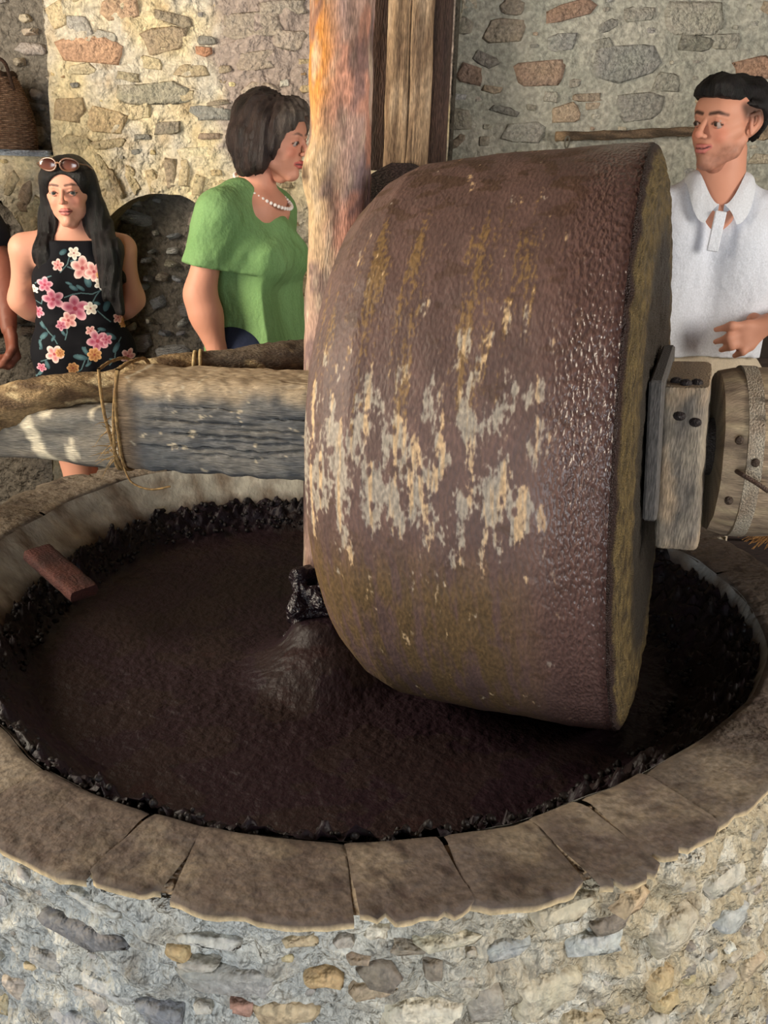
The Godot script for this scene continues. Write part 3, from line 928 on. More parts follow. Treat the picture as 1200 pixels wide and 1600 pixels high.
func wheel_radius(s: float) -> float:
	var t := [[-0.5, 0.344], [-0.47, 0.395], [-0.42, 0.459], [-0.34, 0.499], [-0.25, 0.521], [-0.12, 0.527], [0.0, 0.5305], [0.15, 0.5335], [0.3, 0.536], [0.4, 0.5375], [0.46, 0.537]]
	for i in t.size() - 1:
		if s <= t[i + 1][0]:
			return lerpf(t[i][1], t[i + 1][1], (s - t[i][0]) / (t[i + 1][0] - t[i][0]))
	return 0.537

func raw_noise(kind: int, freq: float, oct: int, w: int, h: int, seed_: int, fit := Vector2i.ZERO) -> PackedByteArray:
	var n := FastNoiseLite.new()
	n.noise_type = kind
	n.frequency = freq
	n.fractal_octaves = oct
	n.fractal_gain = 0.55
	n.seed = seed_
	var im := n.get_image(w, h, false, false, true)
	im.convert(Image.FORMAT_L8)
	if fit != Vector2i.ZERO:
		im.resize(fit.x, fit.y, Image.INTERPOLATE_CUBIC)
	return im.get_data()

# what the tread is made of: brown olive film, ochre run-offs, pale stone where the film has worn away
func tread_textures() -> void:
	var w := 512
	var h := 1536
	var streak := raw_noise(FastNoiseLite.TYPE_SIMPLEX_SMOOTH, 0.05, 4, w, h / 6, 3, Vector2i(w, h))
	var blot := raw_noise(FastNoiseLite.TYPE_SIMPLEX_SMOOTH, 0.014, 5, w, h, 4)
	var speck := raw_noise(FastNoiseLite.TYPE_SIMPLEX_SMOOTH, 0.14, 4, w, h, 5)
	var patch := raw_noise(FastNoiseLite.TYPE_SIMPLEX_SMOOTH, 0.03, 5, w, h * 2 / 3, 6, Vector2i(w, h))
	var drop := raw_noise(FastNoiseLite.TYPE_CELLULAR, 0.045, 1, w, h, 7)
	var col := PackedByteArray()
	col.resize(w * h * 3)
	var hei := PackedByteArray()
	hei.resize(w * h)
	var wide := raw_noise(FastNoiseLite.TYPE_SIMPLEX_SMOOTH, 0.035, 4, w / 3, h, 8, Vector2i(w, h))
	var base := Vector3(93, 71, 65)
	for y in h:
		var th := y * 360.0 / h - 180.0
		var ochre_y := smoothstep(4.0, 22.0, th) * smoothstep(66.0, 46.0, th)
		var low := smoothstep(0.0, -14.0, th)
		var top := smoothstep(44.0, 72.0, th)
		for x in w:
			var o := y * w + x
			var s := float(x) / w - 0.5
			var n1 := streak[o] / 255.0
			var n2 := blot[o] / 255.0
			var n3 := speck[o] / 255.0
			var n4 := patch[o] / 255.0
			var n5 := drop[o] / 255.0
			var k := base * (0.86 + 0.28 * n2) * (0.86 + 0.28 * n3)
			# dark mottling, most of it towards the top
			var dk := smoothstep(0.0, 0.07, wide[o] / 255.0 - lerpf(0.70, 0.50, top)) * lerpf(0.35, 0.7, top)
			k = k.lerp(Vector3(70, 50, 36), dk)
			# the lower part: olive stain, painted stronger to stand in for shade there
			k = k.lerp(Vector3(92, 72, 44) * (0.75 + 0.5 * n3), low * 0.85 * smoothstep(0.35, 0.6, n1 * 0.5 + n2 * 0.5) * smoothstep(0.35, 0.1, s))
			# ochre run-offs
			var band := exp(-pow((s - 0.075) / 0.045, 2.0)) + exp(-pow((s + 0.105) / 0.035, 2.0)) * 0.95 + exp(-pow((s + 0.225) / 0.035, 2.0)) + exp(-pow((s - 0.19) / 0.06, 2.0)) * 0.5 + exp(-pow((s + 0.36) / 0.06, 2.0)) * 0.6 + 0.15
			var mix := n1 * 0.55 + n3 * 0.2 + n4 * 0.25
			var oc := smoothstep(-0.06, 0.16, mix + 0.25 * (n3 - 0.5) - lerpf(0.82, 0.45, clampf(ochre_y * band, 0.0, 1.0)))
			k = k.lerp(Vector3(134, 104, 56) * (0.8 + 0.4 * n3), oc * 0.62)
			# worn pale patches; round remains of the film stay on them
			var gy := smoothstep(-14.0, 4.0, th) * smoothstep(36.0 + 14.0 * exp(-pow((s - 0.15) / 0.12, 2.0)), 12.0, th)
			var reg := gy * smoothstep(0.40, 0.22, s) * lerpf(0.80, 1.0, smoothstep(0.05, -0.2, s))
			var g := smoothstep(-0.045, 0.06, n4 * 0.62 + n1 * 0.20 + n3 * 0.18 - lerpf(0.74, 0.445, reg))
			g *= smoothstep(0.16, 0.26, n5 + n3 * 0.12)
			k = k.lerp(Vector3(158, 148, 134).lerp(Vector3(196, 166, 128), smoothstep(0.55, 0.75, n1)) * (0.74 + 0.46 * n3), g * 0.9)
			# the glossy darker band near the outer edge
			var rim := smoothstep(0.24, 0.40, s)
			k = k.lerp(Vector3(88, 66, 62) * (0.72 + 0.5 * n3), rim * 0.8)
			k = k.lerp(Vector3(56, 38, 36), smoothstep(0.43, 0.455, s) * 0.7)
			k = k.lerp(Vector3(124, 94, 40), smoothstep(-0.36, -0.44, s) * low * 0.8 * n1)
			col[o * 3] = int(clampf(k.x, 0, 255))
			col[o * 3 + 1] = int(clampf(k.y, 0, 255))
			col[o * 3 + 2] = int(clampf(k.z, 0, 255))
			hei[o] = int(clampf(120.0 + 70.0 * (n3 - 0.5) * (1.0 + rim * 3.2) + 30.0 * (n1 - 0.5) - 40.0 * g + 25.0 * dk + 50.0 * (n2 - 0.5), 0, 255))
	T["tread"] = ImageTexture.create_from_image(Image.create_from_data(w, h, false, Image.FORMAT_RGB8, col))
	T["tread_height"] = ImageTexture.create_from_image(Image.create_from_data(w, h, false, Image.FORMAT_L8, hei))
	var ro := Image.create(64, 4, false, Image.FORMAT_L8)
	for x in 64:
		var r := lerpf(0.62, 0.30, smoothstep(0.68, 0.88, x / 64.0))
		for y in 4: ro.set_pixel(x, y, Color(r, r, r))
	T["tread_rough"] = ImageTexture.create_from_image(ro)
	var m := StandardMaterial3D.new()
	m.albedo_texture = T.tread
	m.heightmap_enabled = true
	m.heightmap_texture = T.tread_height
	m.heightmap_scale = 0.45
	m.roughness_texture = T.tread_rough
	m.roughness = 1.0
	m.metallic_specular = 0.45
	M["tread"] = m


func build_millstone() -> void:
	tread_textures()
	var stone_ := thing("millstone", "huge brown stained millstone standing on edge in the basin", "millstone", STONE)
	var s := Shape.new()
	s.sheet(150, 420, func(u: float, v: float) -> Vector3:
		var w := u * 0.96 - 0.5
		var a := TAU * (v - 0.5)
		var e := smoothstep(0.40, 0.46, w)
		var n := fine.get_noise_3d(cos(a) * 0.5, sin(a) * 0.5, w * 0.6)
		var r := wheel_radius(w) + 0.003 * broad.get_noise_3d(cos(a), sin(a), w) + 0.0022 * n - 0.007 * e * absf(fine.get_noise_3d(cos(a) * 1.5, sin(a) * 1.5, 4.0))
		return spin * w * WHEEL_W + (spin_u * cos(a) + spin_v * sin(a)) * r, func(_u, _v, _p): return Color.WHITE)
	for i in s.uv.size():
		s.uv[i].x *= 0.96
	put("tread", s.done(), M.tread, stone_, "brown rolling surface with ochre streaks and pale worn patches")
	s = Shape.new()
	var prof := [[0.46, 0.537], [0.468, 0.534], [0.478, 0.524], [0.49, 0.503], [0.498, 0.478], [0.503, 0.42], [0.503, 0.33], [0.495, 0.26], [0.49, 0.2], [0.488, 0.13], [0.488, 0.02]]
	s.sheet(360, 60, func(u: float, v: float) -> Vector3:
		var a := TAU * u
		var k := v * (prof.size() - 1)
		var i := mini(int(k), prof.size() - 2)
		var w := lerpf(prof[i][0], prof[i + 1][0], k - i)
		var r := lerpf(prof[i][1], prof[i + 1][1], k - i)
		var n := fine.get_noise_3d(cos(a) * r * 1.3, sin(a) * r * 1.3, 2.0)
		r -= 0.006 * absf(fine.get_noise_3d(cos(a) * 1.5, sin(a) * 1.5, 4.0)) * smoothstep(0.1, 0.0, v)
		return spin * (w * WHEEL_W + 0.006 * n * smoothstep(0.0, 0.15, v)) + (spin_u * cos(a) + spin_v * sin(a)) * r, func(u: float, v: float, p: Vector3) -> Color:
		var r := (p - spin * p.dot(spin)).length()
		var n := fine.get_noise_2d(r * 13.0, u * 5.0)
		var dark := smoothstep(0.44, 0.36, r)
		var c := C(142, 120, 76).lerp(C(80, 66, 44), clampf(0.45 + 1.5 * n, 0, 1)).lerp(C(64, 56, 48), dark)
		return c.lerp(C(60, 40, 36), smoothstep(0.52, 0.53, r)), true)
	mat("stone_face", 0.5, "grit", "fine_relief", Vector3(7, 7, 7), 0.9)
	put("outer_face", s.done(), M.stone_face, stone_, "straw coloured wet stone face at the outer side")
	s = Shape.new()
	s.sheet(120, 12, func(u: float, v: float) -> Vector3:
		var a := -TAU * u
		return spin * (-0.5 - 0.02 * v) * WHEEL_W + (spin_u * cos(a) + spin_v * sin(a)) * lerpf(wheel_radius(-0.5), 0.02, v), func(_u, _v, _p): return C(92, 74, 60), true)
	put("inner_face", s.done(), M.stone_face, stone_)


# drying cracks: [angle, from, to, depth, half width]; t runs along the timber
func cracked(list: Array, t: float, a: float) -> float:
	var out := 0.0
	for k in list:
		if t < k[1] or t > k[2]: continue
		var w: float = (t - k[1]) / (k[2] - k[1])
		var off := absf(angle_difference(a, k[0] + 0.05 * broad.get_noise_2d(t * 3.0, k[0] * 7.0) + 0.015 * fine.get_noise_2d(t, k[0])))
		out = maxf(out, k[3] * smoothstep(k[4], 0.0, off) * minf(1.0, 6.0 * minf(w, 1.0 - w)))
	return out

# a timber with a rounded square section along points; half sizes along `side` and its other axis
func timber(s: Shape, pts: Array, ha: Callable, hb: Callable, power: float, rough: float, col: Callable, around := 40, seed_ := 0.0, cracks := []) -> void:
	s.tube(pts, func(t: float, a: float) -> float:
		var x := absf(cos(a)) / float(ha.call(t))
		var y := absf(sin(a)) / float(hb.call(t))
		var r := pow(pow(x, power) + pow(y, power), -1.0 / power)
		var crack := maxf(0.0, fine.get_noise_2d(a * 0.55 + seed_, t * 0.25) - 0.25)
		return r + rough * (fine.get_noise_3d(cos(a) * 0.15 + seed_, sin(a) * 0.15, t * 0.5) - 2.2 * crack) - cracked(cracks, t, a), around, col)

func line(a: Vector3, b: Vector3, n: int) -> Array:
	var out := []
	for i in n + 1: out.append(a.lerp(b, float(i) / n))
	return out


func build_axle() -> void:
	# ---- the squared beam on the left of the pivot post
	var beam := thing("axle_beam", "weathered grey squared timber beam lying over the back of the basin", "beam")
	var s := Shape.new()
	var wood := func(t: float, p: Vector3) -> Color:
		var q := p - HUB
		var up := q.dot(upward)
		var al := q.dot(axle)
		var c := V(96, 97, 99).lerp(V(122, 118, 112), clampf(0.5 + 1.2 * fine.get_noise_2d(al * 0.3, up * 2.0), 0, 1))
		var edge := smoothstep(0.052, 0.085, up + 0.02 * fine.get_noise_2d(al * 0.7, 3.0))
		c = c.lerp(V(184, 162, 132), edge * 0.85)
		c = c.lerp(V(150, 120, 84), smoothstep(-0.70, -0.745, al) * smoothstep(-0.80, -0.75, al) * 0.6)
		if fine.get_noise_2d(al * 1.5 + 50.0, up * 1.5) > 0.50: c = V(196, 182, 158)
		return c
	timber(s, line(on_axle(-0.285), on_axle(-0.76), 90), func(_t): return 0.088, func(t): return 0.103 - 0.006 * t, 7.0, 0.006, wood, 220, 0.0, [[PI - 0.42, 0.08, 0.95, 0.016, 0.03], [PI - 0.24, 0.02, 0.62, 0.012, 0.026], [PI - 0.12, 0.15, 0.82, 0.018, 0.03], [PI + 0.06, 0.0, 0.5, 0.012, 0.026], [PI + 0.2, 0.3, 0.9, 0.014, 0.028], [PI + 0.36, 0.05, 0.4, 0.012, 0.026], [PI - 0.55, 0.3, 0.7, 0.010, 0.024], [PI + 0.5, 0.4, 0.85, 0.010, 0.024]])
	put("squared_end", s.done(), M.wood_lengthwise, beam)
	s = Shape.new()
	timber(s, line(on_axle(-0.745, -0.005, -0.04), on_axle(-1.9, -0.005, -0.045), 120), func(_t): return 0.08, func(t): return 0.058 + 0.006 * sin(t * 20.0), 6.0, 0.008, func(t: float, p: Vector3) -> Color:
		var al := (p - HUB).dot(axle)
		var up := (p - HUB).dot(upward)
		var c := V(106, 104, 100).lerp(V(132, 124, 112), clampf(0.5 + fine.get_noise_2d(al * 0.3, up * 2.0), 0, 1))
		c = c.lerp(V(214, 202, 178), smoothstep(0.0, 0.12, fine.get_noise_2d(al * 1.1 + 9.0, up * 0.4) - 0.30))
		var splash := absf(al + 0.975 + up * 0.5) - 0.012 - 0.018 * fine.get_noise_2d(al, up)
		return c.lerp(V(222, 210, 184), smoothstep(0.006, 0.0, splash)), 64, 3.0)
	put("notched_tail", s.done(), M.wood_lengthwise, beam, "thinner notched tail of the beam with pale splashes")
	s = Shape.new()
	s.ball(at(466, 722, -1.9), Vector3(0.014, 0.022, 0.014), 8, func(_n): return C(40, 38, 40))
	put("peg", s.done(), M.iron, beam, "black peg in the end of the beam")

	# ---- the round pole lashed on top of it
	var log_pts := bend([at(-260, 690, -1.93), at(-100, 660, -1.96), at(0, 641, -1.98), at(105, 612, -2.0), at(190, 602, -2.04), at(300, 580, -2.1), at(400, 566, -2.14), at(470, 560, -2.18), at(540, 556, -2.22)], 150)
	var pole := thing("round_pole", "round bark-stripped brown pole lashed on top of the grey beam", "pole")
	s = Shape.new()
	s.tube(log_pts, func(t: float, a: float) -> float:
		var r := lerpf(0.050, 0.036, t) + 0.004 * sin(t * 23.0) - 0.006 * smoothstep(0.12, 0.0, absf(t - 0.5))
		return r + 0.005 * fine.get_noise_3d(cos(a) * 0.15, sin(a) * 0.15, t * 2.0) + 0.004 * broad.get_noise_2d(a * 0.4, t * 6.0), 40, func(t: float, p: Vector3) -> Color:
		var n := fine.get_noise_3d(p.x * 0.5, p.y * 2.2, p.z * 2.2)
		var c := V(150, 124, 88).lerp(V(92, 70, 48), clampf(0.45 + 1.6 * n, 0, 1))
		c = c.lerp(V(92, 82, 72), smoothstep(0.66, 0.74, t) * 0.8)
		return c.lerp(V(205, 182, 140), smoothstep(0.22, 0.4, fine.get_noise_3d(p.x * 0.8 + 4.0, p.y * 2.5, p.z)) * 0.8))
	put("pole_shaft", s.done(), M.bark, pole)
	s = Shape.new()
	for e in [[0.395, 0.30], [0.41, -0.2]]:
		var i: int = int(e[0] * 150.0) + 44
		var mid: Vector3 = log_pts[i]
		var ring := []
		for k in 17:
			var a := TAU * k / 16.0
			ring.append(mid + Vector3(0.006 * sin(a + e[1]), cos(a) * 0.043, sin(a) * 0.043))
		s.tube(ring, func(_t, _a): return 0.004, 6, func(_t, _p): return V(196, 170, 122), false)
	put("twine_wrap", s.done(), M.straw, pole, "pale twine wound round the pole")

	# ---- the rope that ties pole and beam together
	var rope := thing("lashing_rope", "thin brown rope tying the round pole to the grey beam", "rope")
	s = Shape.new()
	var rc := func(_t, p: Vector3) -> Color: return V(128, 98, 62).lerp(V(168, 138, 92), clampf(0.5 + fine.get_noise_3d(p.x * 3, p.y * 3, p.z * 3), 0, 1))
	for e in [[-0.748, 0.0], [-0.756, 0.02], [-0.77, -0.03]]:
		var loop := []
		for q in [[0.11, 0.085], [0.06, 0.10], [0.0, 0.105], [-0.095, 0.085], [-0.105, 0.0], [-0.09, -0.085], [0.02, -0.09], [0.10, -0.06], [0.115, 0.02], [0.11, 0.085]]:
			loop.append(on_axle(e[0] + e[1] * (q[0] * 5.0), q[1], q[0] + 0.005))
		s.tube(bend(loop, 60), func(t, _a): return 0.0034 + 0.0005 * sin(t * 190.0), 7, rc, false)
	s.tube(bend([on_axle(-0.75, 0.09, -0.085), on_axle(-0.73, 0.10, -0.115), on_axle(-0.69, 0.10, -0.128), on_axle(-0.65, 0.09, -0.122)], 24), func(_t, _a): return 0.0022, 6, rc)
	put("rope_loops", s.done(), M.straw, rope)
	s = Shape.new()
	for k in 26:      # frayed ends at the knot
		var a := on_axle(-0.765 + rng.randf_range(-0.012, 0.012), 0.094, -0.02 + rng.randf_range(-0.05, 0.05))
		var d := Vector3(rng.randf_range(-0.05, 0.02), rng.randf_range(-0.05, 0.02), rng.randf_range(0.0, 0.02))
		s.tube([a, a + d * 0.5 + Vector3(0, 0.004, 0.006), a + d], func(t, _a): return 0.0013 * (1.1 - t), 4, func(_t, _p): return V(176, 144, 96), false)
	var fray := put("frayed_fibres", s.done(), M.straw, rope)
	fray.set_meta("kind", "stuff")

	# ---- on the right: board and cheek block against the stone, then the roller
	var cheek := thing("cheek_block", "thick weathered timber block standing between the millstone and the wooden roller", "timber block")
	s = Shape.new()
	var cw := func(t: float, p: Vector3) -> Color:
		var q := p - HUB
		var c := V(150, 138, 122).lerp(V(112, 104, 96), clampf(0.5 + 1.4 * fine.get_noise_2d(q.dot(axle) * 2.2, q.dot(upward) * 0.35), 0, 1))
		return c.lerp(V(178, 152, 122), clampf(1.5 * broad.get_noise_2d(q.dot(axle) * 5.0 + 3.0, q.dot(upward) * 3.0), 0, 0.8))
	var cc := STONE + spin * 0.338 - spin_v * 0.012
	s.sheet(96, 60, func(u: float, v: float) -> Vector3:
		var a: float = TAU * u
		var w := clampf((v - 0.06) / 0.88, 0.0, 1.0)
		var x := absf(cos(a)) / 0.125
		var z := absf(sin(a)) / 0.040
		var r: float = pow(pow(x, 9.0) + pow(z, 9.0), -1.0 / 9.0)
		if v < 0.05 or v > 0.95: r *= 0.02
		elif v < 0.075 or v > 0.925: r *= 0.97
		var crack := maxf(0.0, fine.get_noise_2d(a * 0.55 + 7.0, w * 0.2) - 0.2)
		if v >= 0.05 and v <= 0.95: r += 0.004 * fine.get_noise_3d(cos(a) * 0.2 + 7.0, sin(a) * 0.2, w * 0.5) - 0.016 * crack
		return cc + spin_u * cos(a) * r + spin * sin(a) * r + spin_v * lerpf(-0.15, 0.15, w), func(u, v, p): return cw.call(v, p), true)
	put("block", s.done(), M.wood_upright, cheek)
	s = Shape.new()
	for e in [[0.335, 0.08, 0.151], [0.352, 0.10, 0.152], [0.370, 0.09, 0.151], [0.345, 0.126, 0.10], [0.372, 0.126, 0.09]]:
		s = Shape.new()
		s.ball(cc + spin * (e[0] - 0.352) + spin_u * e[1] + spin_v * e[2], Vector3(0.011, 0.008, 0.011), 6, func(_n): return C(46, 38, 34))
		put("nail_head", s.done(), M.iron, cheek)
	var board := thing("bearing_board", "dark grey board fixed flat on the outer face of the millstone", "board")
	s = Shape.new()
	var bc := STONE + spin * 0.293
	s.flat_box(Transform3D(Basis(spin, spin_v, spin_u), bc + spin_v * 0.035), Vector3(0.024, 0.25, 0.36), 0.004, V(92, 88, 86))
	put("plank", s.done(true), M.wood_upright, board)

	var drum := thing("wooden_roller", "thick round wooden roller with an iron strap and bent nail on the axle", "roller")
	s = Shape.new()
	var dw := func(_t, p: Vector3) -> Color:
		var q := p - HUB
		var ang := atan2(q.dot(upward), q.dot(across))
		var c := V(176, 154, 128).lerp(V(124, 106, 90), clampf(0.5 + 1.5 * fine.get_noise_2d(ang * 1.1, q.dot(axle) * 0.35), 0, 1))
		return c.lerp(V(206, 186, 150), clampf(1.6 * broad.get_noise_2d(ang * 1.6, q.dot(axle) * 2.0) - 0.1, 0, 0.7))
	s.tube(line(on_axle(0.418, 0.0, -0.008), on_axle(1.25, 0.0, -0.008), 60), func(t: float, a: float) -> float:
		return 0.158 + 0.006 * broad.get_noise_2d(a * 0.8, t * 2.0) - 0.004 * maxf(0.0, fine.get_noise_2d(a * 0.6, t * 0.2)) - 0.006 * smoothstep(0.03, 0.0, t), 90, dw)
	put("log", s.done(), M.wood_lengthwise, drum)
	s = Shape.new()
	s.tube(line(on_axle(0.456, 0.0, -0.008), on_axle(0.483, 0.0, -0.008), 4), func(_t, a: float) -> float: return 0.163 + 0.003 * broad.get_noise_2d(a * 0.8, 0.3), 72, func(_t, p: Vector3) -> Color: return V(176, 166, 148).lerp(V(140, 120, 100), clampf(0.4 + fine.get_noise_3d(p.x, p.y, p.z), 0, 1)))
	put("strap", s.done(), M.iron, drum, "pale strap round the roller")
	for e in [[0.440, 0.35], [0.495, 0.62], [0.47, 0.12], [0.436, -0.35], [0.50, 0.85]]:
		s = Shape.new()
		s.ball(on_axle(e[0], 0.163 * cos(e[1]), 0.163 * sin(e[1])), Vector3(0.008, 0.008, 0.006), 6, func(_n): return C(78, 62, 52))
		put("nail_head", s.done(), M.iron, drum)
	s = Shape.new()
	s.tube(bend([on_axle(0.442, 0.155, 0.0), on_axle(0.446, 0.185, 0.004), on_axle(0.47, 0.19, -0.008), on_axle(0.492, 0.19, -0.022)], 16), func(_t, _a): return 0.0042, 7, func(_t, _p): return C(84, 62, 50))
	put("bent_nail", s.done(), M.iron, drum, "rusty bent nail")
	var shaft := thing("axle_shaft", "dark iron shaft joining the millstone and the roller", "shaft")
	s = Shape.new()
	s.tube(line(on_axle(0.2), on_axle(0.5), 8), func(_t, _a): return 0.055, 24, func(_t, _p): return C(52, 46, 42))
	put("shaft_rod", s.done(), M.iron, shaft)


func build_frame() -> void:
	# ---- the pivot post
	var post := thing("pivot_post", "tall upright tree-trunk post with orange and pink weathering beside the millstone", "post")
	var s := Shape.new()
	var zc := -2.035
	var top := at(532, -900, zc)
	var pts := []
	for i in 181:
		var y := lerpf(0.5, 3.28, i / 180.0)
		pts.append(Vector3(-0.112 - 0.008 * smoothstep(1.5, 1.2, y), y, zc))
	var knot := at(484, 272, zc + 0.05)
	s.tube(pts, func(t: float, a: float) -> float:
		var y := lerpf(0.5, 3.28, t)
		var x := absf(cos(a))
		var z := absf(sin(a))
		var r := 0.0605 * pow(pow(x, 3.2) + pow(z, 3.2), -1.0 / 3.2)
		r += 0.004 * broad.get_noise_2d(a * 0.5, y * 2.0) + 0.004 * fine.get_noise_3d(cos(a) * 0.12, sin(a) * 0.12, y * 0.35) - 0.008 * maxf(0.0, fine.get_noise_2d(a * 0.5 + 3.0, y * 0.12) - 0.3)
		var d := Vector2(y - knot.y, 0.0).length()
		return r, 64, func(t: float, p: Vector3) -> Color:
		var q := Vector2(p.x + 0.119, p.z - zc)
		var left := smoothstep(0.025, -0.035, q.x + 0.02 * fine.get_noise_2d(p.y * 0.4, 1.0))
		var n := fine.get_noise_3d(p.x * 1.6, p.y * 0.35, p.z * 1.6)
		var b := broad.get_noise_3d(p.x * 3.0 + 4.0, p.y * 1.6, p.z * 3.0)
		var c := V(196, 158, 140).lerp(V(156, 132, 130), clampf(0.5 + 2.0 * b, 0, 1))
		c = c.lerp(V(226, 148, 66).lerp(V(204, 172, 132), smoothstep(1.74, 1.58, p.y)), left * smoothstep(1.2, 1.5, p.y))
		c = c.lerp(V(214, 150, 124), 0.8 * smoothstep(0.05, 0.16, broad.get_noise_3d(p.x * 5.0 + 14.0, p.y * 2.6, p.z * 5.0)) * (1.0 - left))
		c = c.lerp(V(124, 100, 98), 0.75 * smoothstep(0.14, 0.26, broad.get_noise_3d(p.x * 6.0 + 34.0, p.y * 3.2, p.z * 6.0)))
		c = c.lerp(V(86, 68, 60), clampf(2.0 * n - 0.3, 0, 0.8))
		c = c.lerp(V(222, 198, 170), clampf(1.8 * fine.get_noise_3d(p.x * 2.0 + 9.0, p.y * 0.5, p.z * 2.0) - 0.3, 0, 0.7))
		var kd := Vector2(p.y - knot.y, p.x - knot.x).length() if p.z > zc else 1.0
		return c.lerp(V(72, 50, 36), smoothstep(0.016, 0.008, kd) * 0.85))
	for i in s.v.size():       # the swollen knot on its left edge
		var p := s.v[i]
		var d := Vector2((p.y - knot.y) / 0.075, (p.x + 0.185) / 0.09).length()
		if d < 1.0 and p.z > zc - 0.05:
			var w := pow(1.0 - d * d, 2.0)
			s.v[i] += Vector3(-0.013, 0, 0.010) * w
			var e := Vector2(p.y - knot.y, p.x - knot.x - 0.004).length()
			s.v[i].z -= 0.014 * smoothstep(0.013, 0.004, e)
	put("trunk", s.done(), M.wood_upright, post)
	# ---- timbers that hang behind it
	var hang := thing("hanging_timber", "light brown squared timber hanging just right of the pivot post", "timber")
	s = Shape.new()
	var lw := func(_t, p: Vector3) -> Color:
		var c := V(168, 140, 110).lerp(V(122, 98, 76), clampf(0.5 + 1.6 * fine.get_noise_3d(p.x * 2.5, p.y * 0.3, p.z * 2.5), 0, 1))
		return c.lerp(V(206, 180, 150), clampf(1.4 * broad.get_noise_3d(p.x * 6.0, p.y * 2.0, p.z * 4.0) - 0.1, 0, 0.6))
	timber(s, line(Vector3(0.022, 1.565, -2.38), Vector3(0.022, 3.3, -2.38), 90), func(_t): return 0.041, func(_t): return 0.05, 6.0, 0.006, lw, 120, 4.0, [[PI * 0.5, 0.0, 0.35, 0.012, 0.05], [-PI * 0.5, 0.02, 0.4, 0.012, 0.05], [PI * 0.42, 0.1, 0.5, 0.01, 0.05], [-PI * 0.58, 0.0, 0.22, 0.01, 0.05], [PI, 0.0, 0.3, 0.01, 0.05], [0.0, 0.05, 0.4, 0.01, 0.05]])
	put("squared_timber", s.done(), M.wood_upright, hang)
	var dk := func(_t, p: Vector3) -> Color: return V(84, 64, 54).lerp(V(62, 48, 42), clampf(0.5 + 1.5 * fine.get_noise_3d(p.x * 2.5, p.y * 0.3, p.z * 2.5), 0, 1))
	var b1 := thing("dark_board", "dark brown board between the pivot post and the light timber", "board")
	s = Shape.new()
	timber(s, line(Vector3(-0.045, 1.56, -2.46), Vector3(-0.045, 3.3, -2.46), 60), func(_t): return 0.035, func(_t): return 0.03, 8.0, 0.003, dk, 32, 5.0)
	put("plank", s.done(), M.wood_upright, b1)
	var b2 := thing("dark_board", "dark brown board along the right of the light timber, against the grey wall", "board")
	s = Shape.new()
	timber(s, line(Vector3(0.088, 1.555, -2.45), Vector3(0.088, 3.3, -2.45), 60), func(_t): return 0.026, func(_t): return 0.03, 8.0, 0.003, dk, 32, 6.0)
	put("plank", s.done(), M.wood_upright, b2)
	var yoke := thing("dark_yoke", "dark rounded wooden yoke under the hanging timbers, behind the millstone's top", "yoke")
	s = Shape.new()
	var yc := at(628, 330, -2.3)
	s.tube(line(yc + Vector3(0, 0, 0.06), yc + Vector3(0, 0, -0.22), 12), func(_t, a): return 0.105 + 0.004 * fine.get_noise_2d(a * 0.3, 0.0), 48, func(_t, p: Vector3) -> Color: return V(58, 44, 38).lerp(V(40, 32, 30), clampf(0.5 + fine.get_noise_3d(p.x, p.y, p.z), 0, 1)))
	put("yoke_wood", s.done(), M.bark, yoke)


func seg(p: Vector3, a: Vector3, b: Vector3) -> float:
	var ab := b - a
	return (p - a - ab * clampf((p - a).dot(ab) / ab.length_squared(), 0.0, 1.0)).length()

func mx(p: Vector3) -> Vector3:            # the other side of a face or a body
	return Vector3(-p.x, p.y, p.z)

func smin(a: float, b: float, k: float) -> float:
	var h := clampf(0.5 + 0.5 * (b - a) / k, 0.0, 1.0)
	return lerpf(b, a, h) - k * h * (1.0 - h)

